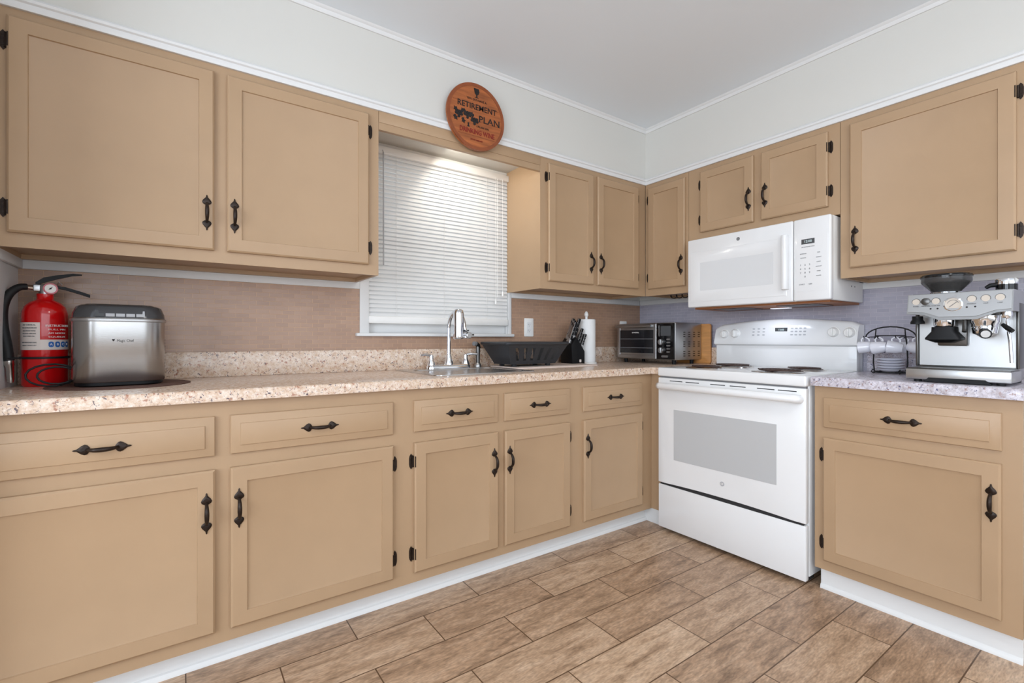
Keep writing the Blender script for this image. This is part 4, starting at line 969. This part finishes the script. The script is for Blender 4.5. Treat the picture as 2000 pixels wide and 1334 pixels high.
# ------------------------------------------------------------------ espresso machine
def make_espresso():
    W, D = 0.287, 0.31
    t = thing('espresso_machine', 'stainless espresso machine with built-in grinder right of the mug rack', 'espresso machine', (-0.588,-1.9285,0.9142), -90)
    # local: x right, front of the drip tray at y=0, depth towards +y
    h = W/2
    bm = bmn(); box(bm, -h+0.006, h-0.006, 0.135, D, 0.012, 0.300, 0.006); obj('body', bm, M['steel_h'], t)
    bm = bmn(); prism(bm, [(0.130,0.06),(0.136,0.06),(0.136,0.26),(0.130,0.26)], 'x', -h+0.010, h-0.010); obj('splash_panel', bm, M['satin'], t)
    bm = bmn(); box(bm, -h-0.001, -h+0.008, 0.12, D-0.004, 0.055, 0.29, 0.003); box(bm, h-0.008, h+0.001, 0.12, D-0.004, 0.055, 0.29, 0.003); obj('side_panel', bm, M['dark_steel'], t)
    # drip tray
    bm = bmn(); box(bm, -h, h, 0.0, 0.16, 0.010, 0.050, 0.005); tr = obj('drip_tray', bm, M['satin'], t)
    bm = bmn(); box(bm, -h+0.004, h-0.004, 0.006, 0.128, 0.0495, 0.0535, 0.001); obj('tray_grid', bm, M['dark_steel'], tr)
    bm = bmn(); prism(bm, [(-0.088,0.003),(0.095,0.003),(0.079,0.018),(-0.075,0.018)], 'y', -0.0012, 0.02); obj('tray_opening', bm, M['black'], tr)
    for sx in (-1,1):
        for y in (0.03, D-0.03):
            bm = bmn(); lathe(bm, [(0.012,0),(0.013,0.013)], (sx*(h-0.03),y,0), 12); obj('foot', bm, M['rubber'], t)
    # head with the trapezoid control face leaning back a little
    bm = bmn(); face = [(-h,0.332),(h,0.332),(h,0.258),(h-0.040,0.254),(h-0.088,0.232),(-h+0.096,0.232),(-h+0.052,0.253),(-h,0.258)]
    a = [bm.verts.new((x, 0.010+(z-0.236)*0.22, z)) for x, z in face]; b = [bm.verts.new((x, D, z)) for x, z in face]
    bm.faces.new(a); bm.faces.new(b[::-1])
    for i in range(8): bm.faces.new([a[(i+1)%8], a[i], b[i], b[(i+1)%8]])
    hd = obj('head', bm, M['steel_h'], t, 30)
    def fy(z): return 0.010+(z-0.236)*0.22
    bm = bmn(); f2 = [(x*0.972, 0.3295-(0.332-z)*0.86) for x, z in face]
    a = [bm.verts.new((x, fy(z)-0.003, z)) for x, z in f2]; b = [bm.verts.new((x, fy(z)+0.003, z)) for x, z in f2]; bm.faces.new(a); bm.faces.new(b[::-1])
    for i in range(8): bm.faces.new([a[(i+1)%8], a[i], b[i], b[(i+1)%8]])
    fp = obj('control_face', bm, M['satin'], hd, 30)
    for x, z, kind in [(-0.116,0.303,'b'),(-0.087,0.303,'d'),(-0.058,0.303,'b'),(0.040,0.305,'b'),(0.076,0.305,'b'),(0.112,0.306,'b')]:
        y = fy(z)-0.003; bm = bmn()
        if kind == 'b': lathe(bm, [(0.0135,y+0.003),(0.0135,y-0.001),(0.0115,y-0.001)], (x,0,z), 24, 'y', cap=False)
        else: lathe(bm, [(0.014,y+0.003),(0.013,y-0.010),(0.006,y-0.012),(0,y-0.012)], (x,0,z), 24, 'y')
        q = obj('button_ring' if kind == 'b' else 'grind_dial', bm, M['dark_steel'], fp)
        if kind == 'b':
            bm = bmn(); lathe(bm, [(0.0115,y+0.002),(0.0112,y-0.003),(0,y-0.0036)], (x,0,z), 24, 'y'); obj('button', bm, M['cream'], q, label='round cream push button')
    x, z = -0.009, 0.288; y = fy(z)-0.003
    bm = bmn(); lathe(bm, [(0.027,y+0.004),(0.027,y-0.004),(0.023,y-0.006),(0.022,y-0.003)], (x,0,z), 36, 'y', cap=False); g = obj('pressure_gauge', bm, M['chrome'], fp)
    bm = bmn(); lathe(bm, [(0.0225,y-0.003),(0,y-0.003)], (x,0,z), 36, 'y', cap=False); obj('gauge_face', bm, M['cream'], g)
    bm = bmn(); tube(bm, [(x-0.010,y-0.004,z-0.009),(x+0.012,y-0.004,z+0.010)], 0.0009, 5)
    tube(bm, [(x+0.016*math.cos(R(a)), y-0.0036, z+0.016*math.sin(R(a))) for a in range(20,165,12)], 0.0008, 5); obj('gauge_needle', bm, M['grey'], g)
    for xx, zz in [(-0.072,0.275),(-0.052,0.275),(0.028,0.276),(0.050,0.277)]: yy = fy(zz)-0.003; bm = bmn(); lathe(bm, [(0.003,yy+0.001),(0.003,yy-0.0008),(0,yy-0.0008)], (xx,0,zz), 10, 'y'); obj('indicator_light', bm, M['ink_black'], fp)
    it = [(s, 0.005, xx, fy(0.281)-0.0035, zz) for s, xx, zz in [('POWER',-0.116,0.286),('GRIND SIZE',-0.087,0.286),('FILTER SIZE',-0.058,0.286),('PROGRAM',0.040,0.288),('1 CUP',0.076,0.288),('2 CUP',0.112,0.288)]]
    texts('face_lettering', it, M['grey'], fp, each=True)
    # grinder outlet with its cradle, group head and portafilter
    bm = bmn(); lathe(bm, [(0.032,0.240),(0.032,0.212),(0.028,0.205),(0,0.205)], (-0.045,0.075,0), 28); gc = obj('grinder_outlet', bm, M['chrome'], t)
    bm = bmn(); loft(bm, [[(-0.045+x,0.075+y,z) for x, y in rrect(w,d,0.012,4)] for w, d, z in [(0.066,0.07,0.207),(0.068,0.07,0.190),(0.104,0.075,0.166),(0.104,0.075,0.160),(0.05,0.05,0.148)]]); obj('portafilter_cradle', bm, M['black'], gc, 40)
    bm = bmn(); box(bm, -0.074, 0.012, 0.105, 0.132, 0.136, 0.24, 0.006); obj('grinder_housing', bm, M['dark_steel'], t)
    bm = bmn(); lathe(bm, [(0.040,0.245),(0.040,0.222),(0.036,0.215),(0.036,0.205),(0,0.205)], (0.064,0.075,0), 30); obj('group_head', bm, M['chrome'], t)
    pf = thing('portafilter', 'black-handled portafilter locked in the espresso machine group head', 'portafilter', (0,0,0)); 
    bm = bmn(); lathe(bm, [(0.034,0.2045),(0.035,0.200),(0.032,0.182),(0.020,0.175),(0.008,0.165),(0,0.165)], (0,0,0), 28); obj('basket_holder', bm, M['chrome'], pf, 50)
    bm = bmn(); tube(bm, [(0,-0.034,0.192),(0.006,-0.055,0.190),(0.012,-0.075,0.187),(0.022,-0.115,0.180),(0.024,-0.125,0.179)], [0.008,0.010,0.014,0.0165,0.0165], 16); obj('handle', bm, M['black'], pf, 50)
    bm = bmn(); tube(bm, [(0.024,-0.1248,0.179),(0.0247,-0.1285,0.1785)], [0.0135,0.012], 18); obj('end_cap', bm, M['satin'], pf, 50)
    pf.location = t.location + Vector((0.075, -0.064, 0)); pf.rotation_euler = (0,0,R(-90))
    bm = bmn(); tube(bm, [(0.014,0.06,0.238),(0.014,0.058,0.200),(0.014,0.052,0.188)], 0.007, 10); obj('hot_water_spout', bm, M['dark_steel'], t, 50)
    bm = bmn(); lathe(bm, [(0.014,0.262),(0.016,0.245),(0.013,0.235),(0,0.235)], (0.122,0.055,0), 18); tube(bm, [(0.122,0.055,0.240),(0.127,0.045,0.20),(0.134,0.035,0.15),(0.138,0.030,0.08)], 0.005, 10); sw = obj('steam_wand', bm, M['chrome'], t, 50)
    bm = bmn(); tube(bm, [(0.114,0.042,0.212),(0.127,0.034,0.200),(0.141,0.028,0.188)], [0.006,0.008,0.007], 10); obj('wand_grip', bm, M['black'], sw, 50)
    bm = bmn(); lathe(bm, [(0.017,0.250),(0.017,0.236),(0.022,0.228),(0.022,0.220),(0,0.219)], (-0.122,0.06,0), 18); obj('steam_dial_guard', bm, M['black'], t)
    # cup tray rim and bean hopper
    bm = bmn(); box(bm, -h+0.01, h-0.01, 0.05, D-0.012, 0.3318, 0.3345); obj('cup_tray', bm, M['dark_steel'], hd)
    bm = bmn(); lathe(bm, [(0.044,0.3345),(0.045,0.346),(0.047,0.350),(0.072,0.378),(0.075,0.383),(0.075,0.402)], (-0.058,0.150,0), 40, cap=False); hp = obj('bean_hopper', bm, M['smoke'], t, 50)
    bm = bmn(); lathe(bm, [(0.043,0.336),(0.044,0.348),(0.066,0.374),(0.056,0.380),(0,0.383)], (-0.058,0.150,0), 40); be = obj('coffee_beans', bm, M['beans'], hp, 50); be['kind'] = 'stuff'
    bm = bmn(); lathe(bm, [(0.077,0.400),(0.078,0.405),(0.074,0.411),(0,0.412)], (-0.058,0.150,0), 40); obj('hopper_lid', bm, M['black_gloss'], hp, 50)
    bm = bmn(); lathe(bm, [(0.048,0.3335),(0.049,0.343),(0.0455,0.3445)], (-0.058,0.150,0), 36, cap=False); obj('hopper_collar', bm, M['chrome'], hp)
    # small tamper standing on the warming tray
    c = thing('coffee_tamper', 'chrome and black tamper resting on top of the espresso machine', 'tamper', (0,0,0)); c.location = t.location + Vector((0.12,-0.112,0.3347))
    bm = bmn(); lathe(bm, [(0.028,0),(0.0285,0.003),(0.0285,0.030),(0.026,0.033),(0,0.034)], (0,0,0), 28); obj('tamper_base', bm, M['black_gloss'], c)
    bm = bmn(); lathe(bm, [(0.0292,0.022),(0.0295,0.026),(0.0295,0.038),(0.027,0.042),(0,0.043)], (0,0,0), 28); obj('tamper_ring', bm, M['chrome'], c)
    bm = bmn(); tube(bm, [(-0.010,0.022,0.022),(-0.016,0.040,0.020),(-0.020,0.050,0.012)], [0.009,0.008,0.006], 10); obj('tamper_handle', bm, M['black'], c, 50)
make_espresso()

# ------------------------------------------------------------------ mug rack with cups and saucers
def make_mugs():
    X, Y = -0.135, -1.603; Z = 0.9142
    t = thing('mug_rack', 'black wire mug rack with hanging cups between stove and espresso machine', 'mug rack', (X,Y,Z), -90)
    bm = bmn()
    tube(bm, [(0.062*math.cos(R(a)), 0.062*math.sin(R(a)), 0.006) for a in range(0,360,15)], 0.003, 6, closed=True)
    for s in (-1,1): tube(bm, [(s*0.062,0,0.006),(s*0.066,0,0.05),(s*0.064,0,0.13),(s*0.058,0,0.178)], 0.003, 6)
    for a in (0,90,180,270):
        c, s = math.cos(R(a+45)), math.sin(R(a+45)); tube(bm, [(0.062*c,0.062*s,0.006),(0.072*c,0.072*s,0.002),(0.080*c,0.080*s,0.008),(0.074*c,0.074*s,0.020),(0.064*c,0.064*s,0.012)], 0.0025, 6)
    obj('frame', bm, M['rubber'], t, 60)
    bm = bmn(); tube(bm, [(-0.098,0,0.168)] + [(0.098*math.cos(R(a)),0,0.168+0.052*math.sin(R(a))) for a in range(165,0,-15)] + [(0.098,0,0.168)], 0.003, 8)
    tube(bm, [(-0.058,0,0.175),(-0.056,0,0.208)], 0.0025, 6); tube(bm, [(0.058,0,0.175),(0.056,0,0.208)], 0.0025, 6); tube(bm, [(-0.058,0,0.178),(0.058,0,0.178)], 0.0028, 6); obj('handle_arch', bm, M['rubber'], t, 60)
    hooks = [(-0.094,-0.020),(-0.032,-0.042),(0.036,-0.042),(0.106,-0.016),(0.040,0.046),(-0.066,0.048)]
    for hx, hy in hooks:
        bm = bmn(); sx = 0.058 if hx > 0 else -0.058
        tube(bm, [(sx,0,0.172),((sx+hx)/2,hy*0.5,0.172),(hx,hy,0.166),(hx*1.02,hy*1.25,0.168),(hx*1.03,hy*1.45,0.176)], 0.0022, 6); obj('hook', bm, M['rubber'], t, 60)
    labs = ['white cup hanging at the left end of the mug rack, mouth outward', 'white cup hanging second from the left at the rack front', 'pale white cup hanging at the right front of the rack', 'white cup hanging at the far right end of the rack', 'white cup hanging behind the rack near the middle', 'white cup hanging behind the left end of the rack']
    def cup_bms():
        a = bmn(); lathe(a, [(0.0,0.0),(0.018,0.0),(0.020,0.003),(0.026,0.02),(0.030,0.058),(0.0285,0.0585),(0.0245,0.021),(0.018,0.006),(0,0.005)], (0,0,0), 28)
        b = bmn(); tube(b, [(0.0255,0,0.014),(0.036,0,0.014),(0.045,0,0.024),(0.046,0,0.036),(0.038,0,0.045),(0.0275,0,0.044)], [0.004,0.0036,0.0034,0.0034,0.0036,0.004], 8); return a, b
    a, b = cup_bms(); first = None
    proto_b = proto_h = None
    # pose: handle up (+x of the cup to +z), mouth pointing along angle phi in the plane of the counter, tipped a little
    for (hx, hy), lb, phi, tip in zip(hooks, labs, (184, 175, 190, -5, 15, 170), (6, 8, -8, 8, 6, 8)):
        o = thing('espresso_cup', lb, 'cup', (0,0,0), 0, 'white cups on the mug rack')
        if proto_b is None:
            p1 = obj('cup_body', a, M['cup'], o, 50); p2 = obj('cup_handle', b, M['cup'], o, 50); proto_b, proto_h = p1, p2
        else:
            for p in (proto_b, proto_h):
                c = p.copy(); COL.objects.link(c); c.parent = o
        d = Vector((math.cos(R(phi))*math.cos(R(tip)), math.sin(R(phi))*math.cos(R(tip)), -math.sin(R(tip)))); up = Vector((0,0,1)); up = (up - d*up.dot(d)).normalized(); sd = d.cross(up)
        rot = Matrix((up, sd, d)).transposed()      # cup x->up, z->mouth direction
        # top inside of the handle hangs from the hook
        hk = Vector((hx, hy*1.05, 0.1655))
        hw = rot @ Vector((0.0425,0,0.030))
        pos = hk - hw
        Rz = Matrix.Rotation(R(-90), 3, 'Z')
        wp = Vector((X,Y,Z)) + Rz @ pos; mw = (Rz @ rot).to_4x4(); mw.translation = wp
        o.matrix_world = mw; o.location = wp; o.rotation_euler = mw.to_euler()
    sl = ['top saucer of the white stack inside the mug rack','second saucer from the top of the stack','third saucer from the top of the stack','fourth saucer from the top of the stack','bottom saucer of the stack in the mug rack']
    pr = None
    for k in range(5):
        if pr is None:
            bm = bmn(); lathe(bm, [(0.0,0.0),(0.030,0.0),(0.034,0.002),(0.056,0.010),(0.0575,0.0125),(0.055,0.0125),(0.033,0.0045),(0,0.004)], (0,0,0), 36); pr = obj('saucer', bm, M['cup'], None, 50); o = pr
        else: o = pr.copy(); COL.objects.link(o)
        tag(o, sl[4-k], 'saucer', 'white saucers stacked in the mug rack', (X,Y,Z+0.0095+0.0125*k))
make_mugs()

# ------------------------------------------------------------------ added ceiling fill and the recessed soffit light
def make_lamps():
    t = thing('added_ceiling_fill', 'added round flush ceiling light, unseen, filling the kitchen with light', 'ceiling light', (-1.75,-2.75,ZC))  # fixture out of view, added for the light it gives
    bm = bmn(); lathe(bm, [(0.20,0),(0.20,-0.02),(0.19,-0.03)], (0,0,0), 40); obj('base', bm, M['satin'], t)
    bm = bmn(); lathe(bm, [(0.185,-0.028),(0.17,-0.06),(0.11,-0.085),(0,-0.095)], (0,0,0), 40, cap=False); obj('diffuser', bm, M['diffuser'], t, 60)
    l = area('ceiling_fill_area', (-1.75,-2.75,ZC-0.11), (0,0,0), 0.3, 0.3, 10, (0.95,0.96,0.96)); l.data.shape = 'DISK'
    t2 = thing('recessed_light', 'small recessed light in the soffit above the window', 'ceiling light', (-1.74,-0.23,ZUT))
    bm = bmn(); lathe(bm, [(0.06,-0.002),(0.06,-0.006),(0.045,-0.006),(0.045,-0.001)], (0,0,0), 28, cap=False); obj('trim_ring', bm, M['white'], t2)
    bm = bmn(); lathe(bm, [(0.045,-0.003),(0,-0.003)], (0,0,0), 28, cap=False); obj('lens', bm, M['diffuser'], t2)
    l = area('recessed_lamp_light', (-1.74,-0.23,ZUT-0.03), (0,R(-52),0), 0.09, 0.09, 1.9, (1.0,0.96,0.86)); l.data.shape = 'DISK'
make_lamps()
